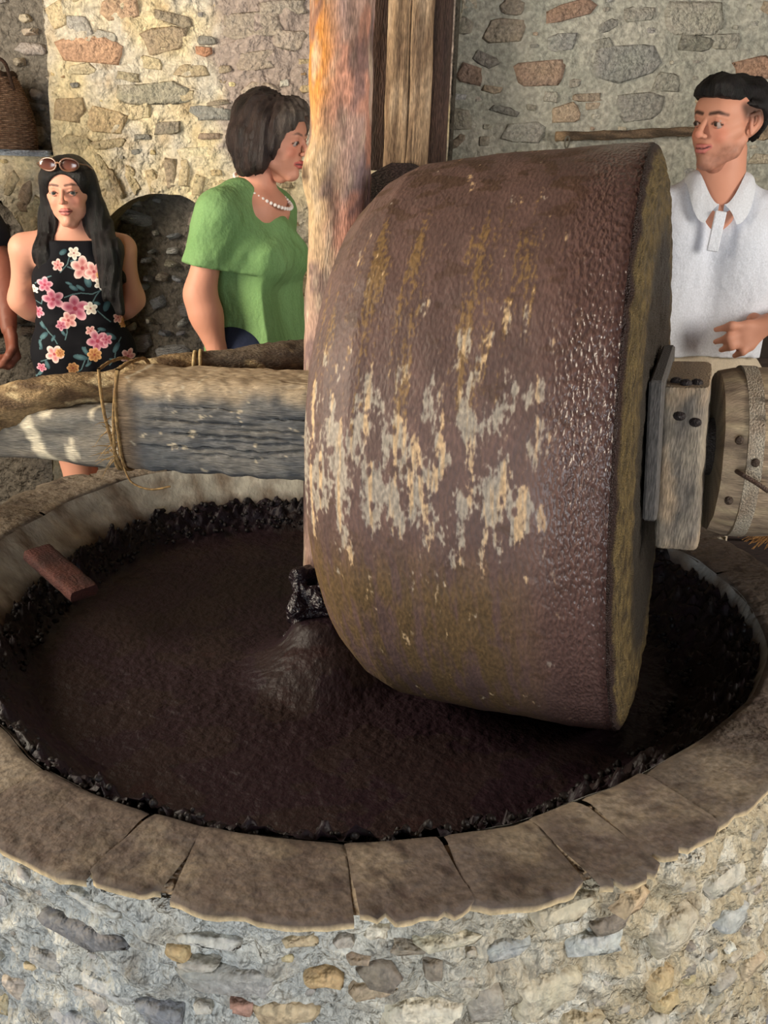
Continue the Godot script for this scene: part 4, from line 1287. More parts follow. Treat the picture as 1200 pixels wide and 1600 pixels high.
# a head with a face, eyes at its origin, looking along +z, chin 0.113 below; added to the body's own mesh
func head(to: Shape, place: Transform3D, look: Dictionary) -> void:
	var first := to.v.size()
	var full: float = look.get("full", 1.0)
	var jw: float = look.get("jaw", 1.0)
	var smile: float = look.get("smile", 0.0)
	var b := [
		bone(Vector3(0, 0.028, -0.044), Vector3(0, 0.032, 0.008), 0.073, 0.068), bone(Vector3(-0.026, 0.034, 0.040), Vector3(0.026, 0.034, 0.040), 0.034, 0.034),
		bone(Vector3(0, 0.0, 0.022), Vector3(0, -0.05, 0.030), 0.058 * full, 0.045 * full * jw), bone(Vector3(0, -0.098, 0.059), Vector3(0, -0.093, 0.066), 0.0135, 0.0145),
		bone(Vector3(0, -0.060, 0.058), Vector3(0, -0.052, 0.058), 0.022, 0.022), bone(Vector3(0, -0.03, 0.0), Vector3(0, -0.10, 0.02), 0.042 * jw, 0.026),
	]
	var fine_b := [bone(Vector3(0, 0.016, 0.0765), Vector3(0, -0.022, 0.1005), 0.0062, 0.0078), bone(Vector3(0, -0.024, 0.1015), Vector3(0, -0.0275, 0.1015), 0.0088, 0.0088)]
	for sd in [1.0, -1.0]:
		var f := func(p: Vector3) -> Vector3: return Vector3(p.x * sd, p.y, p.z)
		b.append(bone(f.call(Vector3(0.053 * jw, -0.036, -0.008)), f.call(Vector3(0.047 * jw, -0.066, 0.012)), 0.0155, 0.0145))
		b.append(bone(f.call(Vector3(0.047 * jw, -0.066, 0.012)), f.call(Vector3(0.015, -0.100, 0.055)), 0.0145, 0.012))
		b.append(bone(f.call(Vector3(0.036, -0.029, 0.050)), f.call(Vector3(0.055, -0.014, 0.02)), 0.0195 * full, 0.0170 * full))
		b.append(bone(f.call(Vector3(0.034, -0.050, 0.034)), f.call(Vector3(0.032, -0.060, 0.034)), 0.024 * full, 0.021 * full))
		fine_b.append(bone(f.call(Vector3(0.008, 0.0165, 0.0765)), f.call(Vector3(0.030, 0.0195, 0.0735)), 0.0068, 0.0068))
		fine_b.append(bone(f.call(Vector3(0.030, 0.0195, 0.0735)), f.call(Vector3(0.047, 0.0145, 0.058)), 0.0068, 0.006))
		fine_b.append(bone(f.call(Vector3(0.0095, -0.0295, 0.093)), f.call(Vector3(0.0112, -0.0305, 0.088)), 0.0062, 0.0058))
		fine_b.append(bone(f.call(Vector3(0.0, -0.0545, 0.0870)), f.call(Vector3(0.010, -0.0550, 0.0850)), 0.0052, 0.0048))
		fine_b.append(bone(f.call(Vector3(0.010, -0.0550, 0.0850)), f.call(Vector3(0.0225, -0.0595 + smile, 0.0755)), 0.0048, 0.0022))
		fine_b.append(bone(f.call(Vector3(0.0, -0.0660, 0.0855)), f.call(Vector3(0.010, -0.0655, 0.0835)), 0.0060, 0.0054))
		fine_b.append(bone(f.call(Vector3(0.010, -0.0655, 0.0835)), f.call(Vector3(0.0215, -0.0610 + smile, 0.0750)), 0.0054, 0.0024))
		for e in [[Vector3(0.072, 0.020, -0.004), Vector3(0.083, 0.028, -0.020)], [Vector3(0.083, 0.028, -0.020), Vector3(0.085, 0.008, -0.027)], [Vector3(0.085, 0.008, -0.027), Vector3(0.077, -0.022, -0.010)], [Vector3(0.073, 0.012, -0.010), Vector3(0.075, -0.014, -0.008)]]:
			fine_b.append(bone(f.call(e[0]), f.call(e[1]), 0.0052, 0.005))
	var mouth := Vector3(0.0235, -0.0603 + smile, 0.0775)
	var carve := func(p: Vector3, d: float) -> float:
		if p.z < 0.045: return d
		var q := Vector3(absf(p.x), p.y, p.z)
		if q.x < 0.03 and absf(q.y + 0.06) < 0.012:
			d = maxf(d, 0.0020 - minf(seg(q, Vector3(0, -0.0603, 0.0925), Vector3(0.011, -0.0603, 0.0895)), seg(q, Vector3(0.011, -0.0603, 0.0895), mouth)))
		if absf(q.y) < 0.022 and q.x < 0.055:
			d = -smin(-d, (q - Vector3(0.0315, 0.0, 0.0895)).length() - 0.0165, 0.004)
			var lid := minf(minf(seg(q, Vector3(0.0165, 0.000, 0.0725), Vector3(0.030, 0.0068, 0.0785)), seg(q, Vector3(0.030, 0.0068, 0.0785), Vector3(0.0455, 0.000, 0.0675))) - 0.0036, minf(seg(q, Vector3(0.0165, -0.001, 0.0725), Vector3(0.031, -0.0080, 0.0760)), seg(q, Vector3(0.031, -0.0080, 0.0760), Vector3(0.0455, -0.001, 0.0670))) - 0.003)
			d = smin(d, lid, 0.004)
		return d
	var tone: Color = look.skin
	var paint := func(p: Vector3) -> Color:
		var q := Vector3(absf(p.x), p.y, p.z)
		var c := tone
		c = c.lerp(Color(tone.r * 1.02, tone.g * 0.74, tone.b * 0.72), 0.55 * smoothstep(0.032, 0.008, (q - Vector3(0.04, -0.026, 0.07)).length()) + 0.5 * smoothstep(0.018, 0.006, (q - Vector3(0, -0.028, 0.11)).length()))
		c = c.lerp(Color(tone.r * 0.62, tone.g * 0.5, tone.b * 0.5), 0.55 * smoothstep(0.017, 0.008, (q - Vector3(0.031, 0.001, 0.082)).length()))
		if look.has("stubble"):
			var st := smoothstep(-0.035, -0.06, q.y) * smoothstep(-0.03, 0.0, q.z) * (0.75 + 0.4 * fine.get_noise_3d(p.x * 5, p.y * 5, p.z * 5))
			st *= 1.0 - smoothstep(0.03, 0.015, (q - Vector3(0.026, -0.05, 0.07)).length()) * 0.7
			st = maxf(st, 0.9 * smoothstep(0.02, 0.008, (q - Vector3(0, -0.1, 0.075)).length()))
			c = c.lerp(look.stubble, clampf(st, 0.0, 1.0) * 0.55)
			c = c.lerp(look.hair, 0.85 * smoothstep(0.012, 0.05, q.y + 0.02 - maxf(0.0, q.z - 0.01) * 1.2) * smoothstep(0.062, 0.068, q.x) * smoothstep(0.045, 0.03, q.z))
		if q.z > 0.06 and absf(q.y + 0.06) < 0.018:
			var lips := minf(minf(seg(q, Vector3(0, -0.0545, 0.0875), Vector3(0.010, -0.0550, 0.0855)) - 0.0056, seg(q, Vector3(0.010, -0.0550, 0.0855), Vector3(0.0225, -0.0595 + smile, 0.076)) - 0.0042), minf(seg(q, Vector3(0, -0.0660, 0.086), Vector3(0.010, -0.0655, 0.084)) - 0.0064, seg(q, Vector3(0.010, -0.0655, 0.084), Vector3(0.0215, -0.0610 + smile, 0.0755)) - 0.0048))
			c = c.lerp(look.lips, smoothstep(0.0014, -0.0004, lips))
			c = c.lerp(Color(0.10, 0.03, 0.03), smoothstep(0.0032, 0.0014, minf(seg(q, Vector3(0, -0.0603, 0.0905), Vector3(0.011, -0.0603, 0.0875)), seg(q, Vector3(0.011, -0.0603, 0.0875), mouth))))
		if q.z > 0.045 and absf(q.y - 0.012) < 0.03:
			var brow := minf(seg(q, Vector3(0.012, 0.0240, 0.083), Vector3(0.033, 0.0275, 0.0785)), seg(q, Vector3(0.033, 0.0275, 0.0785), Vector3(0.050, 0.022, 0.060)))
			c = c.lerp(look.brow, smoothstep(look.get("brow_w", 0.0056), 0.0025, brow) * 0.9)
			var lash := minf(seg(q, Vector3(0.0165, -0.001, 0.0755), Vector3(0.030, 0.0045, 0.0825)), seg(q, Vector3(0.030, 0.0045, 0.0825), Vector3(0.0470, -0.002, 0.0690)))
			c = c.lerp(Color(0.02, 0.012, 0.01), smoothstep(0.0036, 0.0018, lash) * 0.9)
		c = c.lerp(Color(0.12, 0.03, 0.02), smoothstep(0.0042, 0.002, (q - Vector3(0.0062, -0.0360, 0.0965)).length()))
		return c
	skin(to, b, 0.006, 0.0030, paint, carve, null, fine_b, 0.0045)
	var gaze: Vector3 = (look.get("gaze", Vector3(0, 0, 1)) as Vector3).normalized()
	for sd in [1.0, -1.0]:
		to.ball(Vector3(0.0315 * sd, 0.0, 0.0670), Vector3.ONE * 0.0124, 14, func(n: Vector3) -> Color:
			var d := n.normalized().dot(gaze)
			return Color(0.01, 0.008, 0.008) if d > 0.94 else (look.iris if d > 0.80 else C(172, 154, 146)))
	for i in range(first, to.v.size()):
		to.v[i] = place * to.v[i]

# five fingers and a palm: fwd along the fingers, back = away from the palm, thumb = side of the thumb
func hand(b: Array, wrist: Vector3, fwd: Vector3, back: Vector3, thumb: Vector3, size: float, curl: float, spread := 0.12) -> void:
	var lens_ := [0.068, 0.078, 0.072, 0.056]
	for i in 4:
		var side := thumb * (0.029 - 0.0195 * i) * size
		var k: Vector3 = wrist + fwd * (0.086 - 0.004 * absf(i - 1.0)) * size + side
		b.append(bone(wrist + side * 0.6, k, 0.0135 * size, 0.0112 * size))
		var dir := (fwd + thumb * spread * (1.5 - i) * 0.6).normalized()
		var p := k
		for j in 3:
			dir = dir.rotated(thumb.normalized(), 0.0)
			var ax := back.cross(dir).normalized()
			dir = dir.rotated(ax, curl * [0.7, 1.0, 0.8][j])
			var e: Vector3 = p + dir * lens_[i] * [0.48, 0.3, 0.22][j] * size
			b.append(bone(p, e, [0.0098, 0.0088, 0.0080][j] * size, [0.0088, 0.0080, 0.0068][j] * size))
			p = e
	var t0: Vector3 = wrist + fwd * 0.018 * size + thumb * 0.022 * size
	var t1: Vector3 = t0 + (fwd * 0.75 + thumb * 0.6 - back * 0.25).normalized() * 0.042 * size
	var t2: Vector3 = t1 + (fwd * 0.95 + thumb * 0.15 - back * (0.2 + curl * 0.5)).normalized() * 0.03 * size
	var t3: Vector3 = t2 + (fwd * 0.9 - thumb * curl * 0.4 - back * (0.2 + curl * 0.5)).normalized() * 0.024 * size
	b.append(bone(t0, t1, 0.0135 * size, 0.0108 * size))
	b.append(bone(t1, t2, 0.0105 * size, 0.0095 * size))
	b.append(bone(t2, t3, 0.0095 * size, 0.0075 * size))

func arm(b: Array, shoulder: Vector3, elbow: Vector3, wrist: Vector3, k: float) -> void:
	b.append(bone(shoulder, elbow, 0.041 * k, 0.034 * k))
	b.append(bone(elbow, elbow.lerp(wrist, 0.3), 0.033 * k, 0.035 * k))
	b.append(bone(elbow.lerp(wrist, 0.3), wrist, 0.035 * k, 0.023 * k))

func legs(b: Array, hip: float, knee: float, spread: float, k: float, dx := 0.0) -> void:
	for sd in [-1.0, 1.0]:
		b.append(bone(Vector3(spread * sd + dx * 0.3, hip, 0), Vector3(spread * sd + dx, knee, 0.01), 0.085 * k, 0.055 * k))
		b.append(bone(Vector3(spread * sd + dx, knee, 0.0), Vector3(spread * sd + dx, knee * 0.62, -0.02), 0.052 * k, 0.056 * k))
		b.append(bone(Vector3(spread * sd + dx, knee * 0.62, -0.02), Vector3(spread * sd + dx, 0.09, -0.02), 0.054 * k, 0.034 * k))

func shoes(to: Shape, spread: float, dx: float, col: Color) -> void:
	for sd in [-1.0, 1.0]:
		skin(to, [bone(Vector3(spread * sd + dx, 0.05, -0.05), Vector3(spread * sd * 1.15 + dx, 0.036, 0.13), 0.046, 0.036), bone(Vector3(spread * sd + dx, 0.09, -0.02), Vector3(spread * sd + dx, 0.05, 0.0), 0.044, 0.046)], 0.02, 0.012, func(_p): return col, func(p, d): return maxf(d, 0.002 - p.y))

func folds(p: Vector3, d: float, amount: float, s := 0.32) -> float:
	return d + amount * fine.get_noise_3d(p.x * s * 1.4, p.y * s * 0.55, p.z * s * 1.4) + amount * 0.8 * broad.get_noise_3d(p.x * 2.0, p.y * 1.3, p.z * 2.0)


# ---------------------------------------------------------------- the flower print of the black dress: 0.6 m wide, 1.0 m high, on the dress's own front
func print_texture() -> void:
	var w := 480
	var h := 800
	var im := Image.create(w, h, false, Image.FORMAT_RGB8)
	im.fill(Color8(17, 17, 22))
	var to_px := func(cx: float, cy: float) -> Vector2:      # from places on the photograph's dress
		var x := (cx / 5.0 - 122.0) * 0.00205
		var y := 1.081 + (500.0 - (380.0 + cy / 5.0)) * 0.00197
		return Vector2((x + 0.3) / 0.6 * w, (1.42 - y) / 1.0 * h)
	var spot := func(c: Vector2, r: Vector2, turn: float, a: Color, b: Color) -> void:
		var m := maxf(r.x, r.y) + 1.0
		for y in range(maxi(0, int(c.y - m)), mini(h, int(c.y + m) + 1)):
			for x in range(maxi(0, int(c.x - m)), mini(w, int(c.x + m) + 1)):
				var q := (Vector2(x, y) - c).rotated(-turn)
				var d := Vector2(q.x / r.x, q.y / r.y).length()
				if d < 1.0: im.set_pixel(x, y, a.lerp(b, clampf(d * 0.9 + q.x / r.x * 0.35, 0, 1)))
	var stem := func(list: Array) -> void:
		var p0: Vector2 = to_px.call(list[0][0], list[0][1])
		for i in range(1, list.size()):
			var p1: Vector2 = to_px.call(list[i][0], list[i][1])
			for k in 24: spot.call(p0.lerp(p1, k / 23.0), Vector2(1.5, 1.5), 0.0, Color8(96, 122, 124), Color8(80, 106, 110))
			p0 = p1
	for l in [[[505, 220], [560, 160], [580, 100]], [[520, 410], [580, 385], [640, 375], [720, 385], [780, 355]], [[780, 355], [745, 400], [720, 450]], [[750, 520], [800, 575], [840, 610]], [[340, 610], [380, 680], [415, 720], [440, 770]], [[310, 820], [320, 760], [345, 700]], [[310, 915], [370, 890], [400, 870]], [[240, 1090], [290, 1010], [320, 960]], [[640, 880], [600, 980], [570, 1000]], [[650, 930], [665, 870], [640, 800]], [[810, 950], [850, 900], [870, 800], [910, 740]], [[320, 310], [370, 270], [440, 245]], [[310, 455], [350, 470], [370, 400]], [[500, 740], [520, 680], [520, 640]], [[560, 180], [610, 200]], [[730, 690], [780, 660]]]:
		stem.call(l)
	for e in [[590, 335, 34, 17, 0.5], [640, 335, 36, 15, 0.6], [695, 290, 42, 25, 1.3], [820, 480, 50, 24, -1.2], [535, 75, 30, 18, -0.6], [620, 148, 42, 16, 0.2], [348, 715, 38, 18, -0.7], [318, 785, 36, 12, 1.4], [600, 878, 54, 22, 0.2], [640, 830, 40, 16, 1.0], [835, 722, 44, 20, 0.5], [870, 810, 44, 20, -1.0], [345, 640, 30, 14, 0.9], [355, 940, 36, 16, 1.3], [840, 905, 30, 12, 0.2], [490, 690, 26, 12, 1.0], [300, 1015, 26, 10, -0.8], [770, 665, 32, 14, 0.2], [560, 300, 26, 10, 0.4], [415, 730, 28, 11, -1.0], [655, 935, 30, 12, -0.7], [750, 460, 26, 14, 0.3]]:
		spot.call(to_px.call(e[0], e[1]), Vector2(e[2], e[3]) * 0.2 * 2.05 / 0.6 * w * 0.001, e[4], Color8(92, 122, 126), Color8(52, 78, 86))
	for e in [[590, 500, 98, 0], [440, 425, 78, 0], [390, 312, 56, 0], [665, 190, 82, 3], [745, 215, 66, 3], [812, 245, 54, 2], [612, 82, 46, 1], [785, 305, 46, 1], [702, 500, 50, 1], [535, 590, 62, 3], [480, 630, 40, 0], [320, 540, 44, 0], [492, 168, 42, 3], [935, 575, 58, 3], [690, 675, 40, 3], [735, 755, 78, 0], [800, 745, 44, 0], [705, 860, 52, 2], [415, 850, 66, 3], [455, 840, 34, 2], [540, 965, 44, 2], [310, 965, 36, 0], [955, 890, 58, 3], [308, 360, 32, 1], [940, 640, 34, 2], [900, 590, 40, 3], [250, 190, 30, 1]]:
		var c: Vector2 = to_px.call(e[0], e[1])
		var r: float = e[2] * 0.2 * 2.05 / 0.6 * w * 0.001
		var pal: Array = [[Color8(222, 172, 180), Color8(158, 66, 92)], [Color8(250, 244, 232), Color8(206, 190, 170)], [Color8(226, 176, 120), Color8(160, 98, 60)], [Color8(250, 214, 204), Color8(192, 112, 112)]][e[3]]
		var n := 5 if e[3] != 2 else 7
		for k in n:
			var a: float = TAU * k / n + e[0] * 0.37
			spot.call(c + Vector2(cos(a), sin(a)) * r * 0.55, Vector2(r * 0.52, r * 0.38), a, pal[1], pal[0])
		spot.call(c, Vector2(r * 0.18, r * 0.18), 0.0, Color8(160, 60, 70), pal[1])
	T["flowers"] = ImageTexture.create_from_image(im)
	var m := StandardMaterial3D.new()
	m.albedo_texture = T.flowers
	m.roughness = 0.85
	m.metallic_specular = 0.3
	M["flower_print"] = m


func build_people() -> void:
	print_texture()
	woman_in_black()
	woman_in_green()
	man_in_white()
	bystander()


func woman_in_black() -> void:
	var who := thing("person", "woman with long black hair in a black flowered sleeveless dress, hands behind her back", "woman", Vector3(-0.99, 0, -3.06), 0.30)
	var tone := C(208, 150, 126)
	var flat_tone := func(_p): return tone
	var s := Shape.new()
	var hp := Transform3D(Basis.from_euler(Vector3(0.06, -0.26, 0.05)).scaled(Vector3.ONE * 0.875), Vector3(0.0, 1.462, 0.012))
	head(s, hp, {"skin": tone, "lips": C(196, 118, 110), "brow": C(76, 52, 44), "iris": C(60, 66, 62), "gaze": Vector3(0.12, -0.02, 1), "jaw": 0.9})
	var b := [bone(Vector3(0, 1.42, -0.02), Vector3(0.004, 1.33, -0.025), 0.043, 0.045), bone(Vector3(0, 1.335, -0.025), Vector3(-0.145, 1.292, -0.02), 0.034, 0.036), bone(Vector3(0, 1.335, -0.025), Vector3(0.145, 1.292, -0.02), 0.034, 0.036), bone(Vector3(-0.05, 1.26, 0.0), Vector3(0.05, 1.26, 0.0), 0.06, 0.06)]
	arm(b, Vector3(-0.146, 1.285, -0.02), Vector3(-0.174, 1.125, -0.08), Vector3(-0.07, 1.025, -0.155), 0.9)
	arm(b, Vector3(0.146, 1.285, -0.02), Vector3(0.174, 1.125, -0.08), Vector3(0.07, 1.025, -0.155), 0.9)
	skin(s, b, 0.016, 0.008, flat_tone)
	b = []
	legs(b, 0.82, 0.5, 0.076, 0.92, 0.05)
	skin(s, b, 0.014, 0.01, flat_tone)
	for sd in [-1.0, 1.0]:
		b = []
		hand(b, Vector3(0.062 * sd, 1.02, -0.155), Vector3(-0.9 * sd, -0.3, -0.1).normalized(), Vector3(0, 0, -1), Vector3(0.3 * sd, 0.95, 0), 0.85, 0.25)
		skin(s, b, 0.006, 0.005, flat_tone)
	put("body", s.done(), M.skin, who)
	# dress
	s = Shape.new()
	var drape := [bone(Vector3(-0.052, 1.19, 0.0), Vector3(-0.044, 1.08, 0.0), 0.076, 0.078), bone(Vector3(0.052, 1.19, 0.0), Vector3(0.049, 1.08, 0.0), 0.076, 0.078), bone(Vector3(-0.055, 1.2, 0.05), Vector3(0.055, 1.2, 0.05), 0.05, 0.05), bone(Vector3(-0.035, 1.30, 0.028), Vector3(0.035, 1.30, 0.028), 0.042, 0.042),
		bone(Vector3(-0.06, 0.97, 0.0), Vector3(0.075, 0.97, 0.0), 0.097, 0.097), bone(Vector3(-0.065, 0.82, 0.0), Vector3(0.11, 0.82, 0.0), 0.10, 0.10), bone(Vector3(-0.07, 0.64, 0.0), Vector3(0.15, 0.64, 0.0), 0.105, 0.105)]
	skin(s, drape, 0.02, 0.008, func(_p): return Color.WHITE, func(p: Vector3, d: float) -> float:
		d += 0.005 * sin(atan2(p.x, p.z) * 9.0 + p.y * 3.0) * smoothstep(1.06, 0.8, p.y) + 0.004 * fine.get_noise_3d(p.x * 0.5, p.y * 0.25, p.z * 0.5)
		d -= 0.004 * smoothstep(0.012, 0.0, absf(p.y - 1.072))
		return maxf(maxf(d, p.y - 1.318 - 0.1 * p.x * p.x), 0.665 - p.y), func(p: Vector3) -> Vector2: return Vector2((p.x + 0.3) / 0.6, (1.42 - p.y) / 1.0))
	put("dress", s.done(), M.flower_print, who, "black dress printed with pink and white flowers")
	# hair
	s = Shape.new()
	var black := func(p: Vector3) -> Color: return C(17, 14, 16).lerp(C(40, 32, 32), clampf(0.3 + 0.8 * fine.get_noise_3d(p.x * 3.0, p.y * 0.3, p.z * 3.0), 0, 1))
	var hb := [bone(Vector3(0, 0.034, -0.048), Vector3(0, 0.040, 0.0), 0.083, 0.077), bone(Vector3(-0.03, 0.044, 0.03), Vector3(0.03, 0.044, 0.03), 0.045, 0.045)]
	for sd in [-1.0, 1.0]:
		var wide: float = 1.0 if sd < 0 else 1.25
		hb.append(bone(Vector3(0.066 * sd, 0.04, -0.01), Vector3(0.082 * sd, -0.10, -0.005), 0.030, 0.034 * wide))
		hb.append(bone(Vector3(0.080 * sd, -0.10, -0.005), Vector3(0.100 * sd * wide, -0.20, 0.055), 0.032 * wide, 0.034 * wide))
		hb.append(bone(Vector3(0.100 * sd * wide, -0.20, 0.055), Vector3(0.088 * sd * wide, -0.345, 0.105), 0.034 * wide, 0.018))
		hb.append(bone(Vector3(0.062 * sd, -0.12, -0.05), Vector3(0.10 * sd, -0.30, -0.07), 0.05, 0.05))
	hb.append(bone(Vector3(0, -0.05, -0.09), Vector3(0, -0.34, -0.13), 0.07, 0.06))
	hb.append(bone(Vector3(0.12, -0.20, 0.055), Vector3(0.150, -0.40, 0.10), 0.032, 0.016))
	skin(s, hb, 0.012, 0.006, black, func(p: Vector3, d: float) -> float:
		var face := (Vector3((p.x - 0.002) / 0.062, (p.y + 0.030) / 0.090, (p.z - 0.085) / 0.078).length() - 1.0) * 0.062
		d += 0.0035 * sin(p.x * 260.0 + 6.0 * broad.get_noise_3d(p.x * 3.0, p.y * 2.0, p.z * 3.0)) * smoothstep(0.0, -0.1, p.y) + 0.003 * fine.get_noise_3d(p.x * 2.0, p.y * 0.2, p.z * 2.0)
		d = maxf(d, -face)
		var neck := (Vector3(p.x / 0.058, 0.0, (p.z - 0.09) / 0.10).length() - 1.0) * 0.058
		return maxf(d, -neck) if p.y < -0.05 else d)
	for i in s.v.size(): s.v[i] = hp * s.v[i]
	put("hair", s.done(), M.hair, who, "long straight black hair")
	s = Shape.new()
	s.ball(hp * Vector3(0.079, -0.036, 0.006), Vector3(0.004, 0.004, 0.004), 8, func(_n): return C(235, 230, 220))
	put("earring", s.done(), M.gloss, who)
	s = Shape.new()
	shoes(s, 0.076, 0.05, C(30, 28, 30))
	put("shoes", s.done(), M.plain, who)
	# sunglasses pushed up into her hair
	var g := thing("sunglasses", "brown sunglasses pushed up on the hair of the woman in black", "sunglasses", who.transform * hp * Vector3(0, 0.090, 0.072), 0.04)
	s = Shape.new()
	for sd in [-1.0, 1.0]:
		var rim := []
		for k in 21:
			var a := TAU * k / 20.0
			rim.append(Vector3(0.031 * sd + cos(a) * 0.026, sin(a) * 0.0175 * (1.0 - 0.15 * cos(a) * sd), 0.012 - 0.25 * absf(0.031 * sd + cos(a) * 0.026)))
		s.tube(rim, func(_t, _a): return 0.0028, 6, func(_t, _p): return C(120, 84, 66), false)
		s.tube([Vector3(0.056 * sd, 0.004, 0.0), Vector3(0.072 * sd, 0.0, -0.03), Vector3(0.076 * sd, -0.012, -0.08)], func(_t, _a): return 0.0025, 6, func(_t, _p): return C(120, 84, 66))
	s.tube([Vector3(-0.008, 0.003, 0.012), Vector3(0, 0.006, 0.014), Vector3(0.008, 0.003, 0.012)], func(_t, _a): return 0.0025, 6, func(_t, _p): return C(150, 110, 84))
	put("glasses_frame", s.done(), M.gloss, g)
	for sd in [-1.0, 1.0]:
		s = Shape.new()
		s.ball(Vector3(0.031 * sd, 0, 0.004), Vector3(0.025, 0.0165, 0.004), 10, func(n: Vector3): return C(58, 30, 28).lerp(C(120, 76, 62), clampf(0.4 - n.y * 0.5, 0, 1)))
		put("lens", s.done(), M.gloss, g)


func woman_in_green() -> void:
	var who := thing("person", "older woman with a dark bob in a green linen top, in profile by the post", "woman", Vector3(-0.43, 0, -3.12), 1.16)
	var tone := C(208, 146, 122)
	var flat_tone := func(_p): return tone
	var s := Shape.new()
	var hp := Transform3D(Basis.from_euler(Vector3(0.13, 0.10, 0.0)).scaled(Vector3.ONE * 0.98), Vector3(0.0, 1.628, 0.080))
	head(s, hp, {"skin": tone, "lips": C(186, 92, 86), "brow": C(120, 90, 78), "iris": C(70, 70, 70), "gaze": Vector3(0.1, -0.25, 1), "full": 1.03, "brow_w": 0.0045})
	var b := [bone(Vector3(0, 1.56, 0.02), Vector3(0, 1.46, -0.01), 0.052, 0.058), bone(Vector3(-0.1, 1.43, -0.03), Vector3(0.1, 1.43, -0.03), 0.05, 0.05), bone(Vector3(-0.04, 1.42, 0.03), Vector3(0.04, 1.42, 0.03), 0.06, 0.06)]
	arm(b, Vector3(-0.175, 1.41, -0.03), Vector3(-0.21, 1.18, -0.075), Vector3(-0.20, 0.97, -0.01), 1.2)
	arm(b, Vector3(0.175, 1.41, -0.03), Vector3(0.21, 1.18, -0.05), Vector3(0.20, 0.97, 0.0), 1.15)
	skin(s, b, 0.016, 0.008, flat_tone)
	for sd in [-1.0, 1.0]:
		b = []
		hand(b, Vector3(0.20 * sd, 0.965, -0.005), Vector3(0, -1, 0.15).normalized(), Vector3(sd, 0, 0), Vector3(0, 0.15, 1).normalized(), 0.92, 0.3)
		skin(s, b, 0.006, 0.005, flat_tone)
	put("body", s.done(), M.skin, who)
	# top
	s = Shape.new()
	var green := func(p: Vector3) -> Color: return C(130, 168, 110).lerp(C(118, 156, 98), clampf(0.5 + fine.get_noise_3d(p.x * 0.4, p.y * 0.4, p.z * 0.4), 0, 1))
	var sh := [bone(Vector3(-0.09, 1.35, -0.03), Vector3(-0.085, 1.0, 0.0), 0.098, 0.128), bone(Vector3(0.09, 1.35, -0.03), Vector3(0.085, 1.0, 0.0), 0.098, 0.128), bone(Vector3(-0.065, 1.28, 0.065), Vector3(0.065, 1.28, 0.065), 0.078, 0.078), bone(Vector3(-0.16, 1.42, -0.03), Vector3(0.16, 1.42, -0.03), 0.054, 0.054),
		bone(Vector3(-0.07, 1.45, -0.03), Vector3(0.07, 1.45, -0.03), 0.06, 0.06), bone(Vector3(0, 1.44, 0.0), Vector3(0, 1.36, 0.05), 0.06, 0.06)]
	var slv := [Vector3(-0.178, 1.41, -0.03), Vector3(-0.212, 1.20, -0.07)]
	sh.append(bone(slv[0], slv[1], 0.060, 0.076))
	sh.append(bone(mx(slv[0]), mx(slv[1]), 0.060, 0.076))
	skin(s, sh, 0.02, 0.008, green, func(p: Vector3, d: float) -> float:
		d = folds(p, d, 0.006)
		var q := Vector3(absf(p.x), p.y, p.z)
		d += 0.004 * sin((p.y + absf(p.x) * 0.8 - p.z * 0.6) * 70.0 + 3.0 * broad.get_noise_3d(p.x * 3, p.y * 3, p.z * 3)) * smoothstep(0.2, 0.0, absf(p.y - 1.31)) * 0.5
		var sleeve := (q - Vector3(0.20, 1.262, -0.06)).dot(Vector3(0.12, -1.0, -0.12).normalized())
		if q.x > 0.135: d = maxf(d, sleeve)
		var neckl := seg(p, Vector3(0, 1.64, -0.01), Vector3(0, 1.47, 0.075)) - 0.062
		d = maxf(d, -neckl)
		return maxf(d, 0.972 - p.y + 0.012 * sin(p.z * 12.0)))
	put("linen_top", s.done(), M.linen, who, "green linen top with short sleeves")
	s = Shape.new()
	b = [bone(Vector3(-0.07, 0.97, 0.0), Vector3(0.07, 0.97, 0.0), 0.125, 0.125)]
	legs(b, 0.88, 0.48, 0.085, 1.15)
	skin(s, b, 0.02, 0.012, func(_p): return C(40, 48, 72), func(p, d): return maxf(folds(p, d, 0.004), 0.06 - p.y))
	put("trousers", s.done(), M.jersey, who, "navy trousers")
	# bob of dark brown hair, grey at the front
	s = Shape.new()
	var hb := [bone(Vector3(0, 0.038, -0.052), Vector3(0, 0.044, 0.01), 0.098, 0.084), bone(Vector3(-0.035, 0.072, 0.045), Vector3(0.03, 0.072, 0.045), 0.036, 0.036), bone(Vector3(-0.045, -0.02, -0.085), Vector3(0.045, -0.02, -0.085), 0.058, 0.058), bone(Vector3(-0.03, -0.075, -0.065), Vector3(0.03, -0.075, -0.065), 0.045, 0.045)]
	for sd in [-1.0, 1.0]:
		hb.append(bone(Vector3(0.075 * sd, 0.04, -0.01), Vector3(0.088 * sd, -0.06, -0.02), 0.036, 0.034))
		hb.append(bone(Vector3(0.076 * sd, 0.0, -0.06), Vector3(0.078 * sd, -0.085, -0.06), 0.046, 0.036))
		hb.append(bone(Vector3(0.066 * sd, 0.06, 0.03), Vector3(0.082 * sd, -0.02, 0.018), 0.026, 0.016))
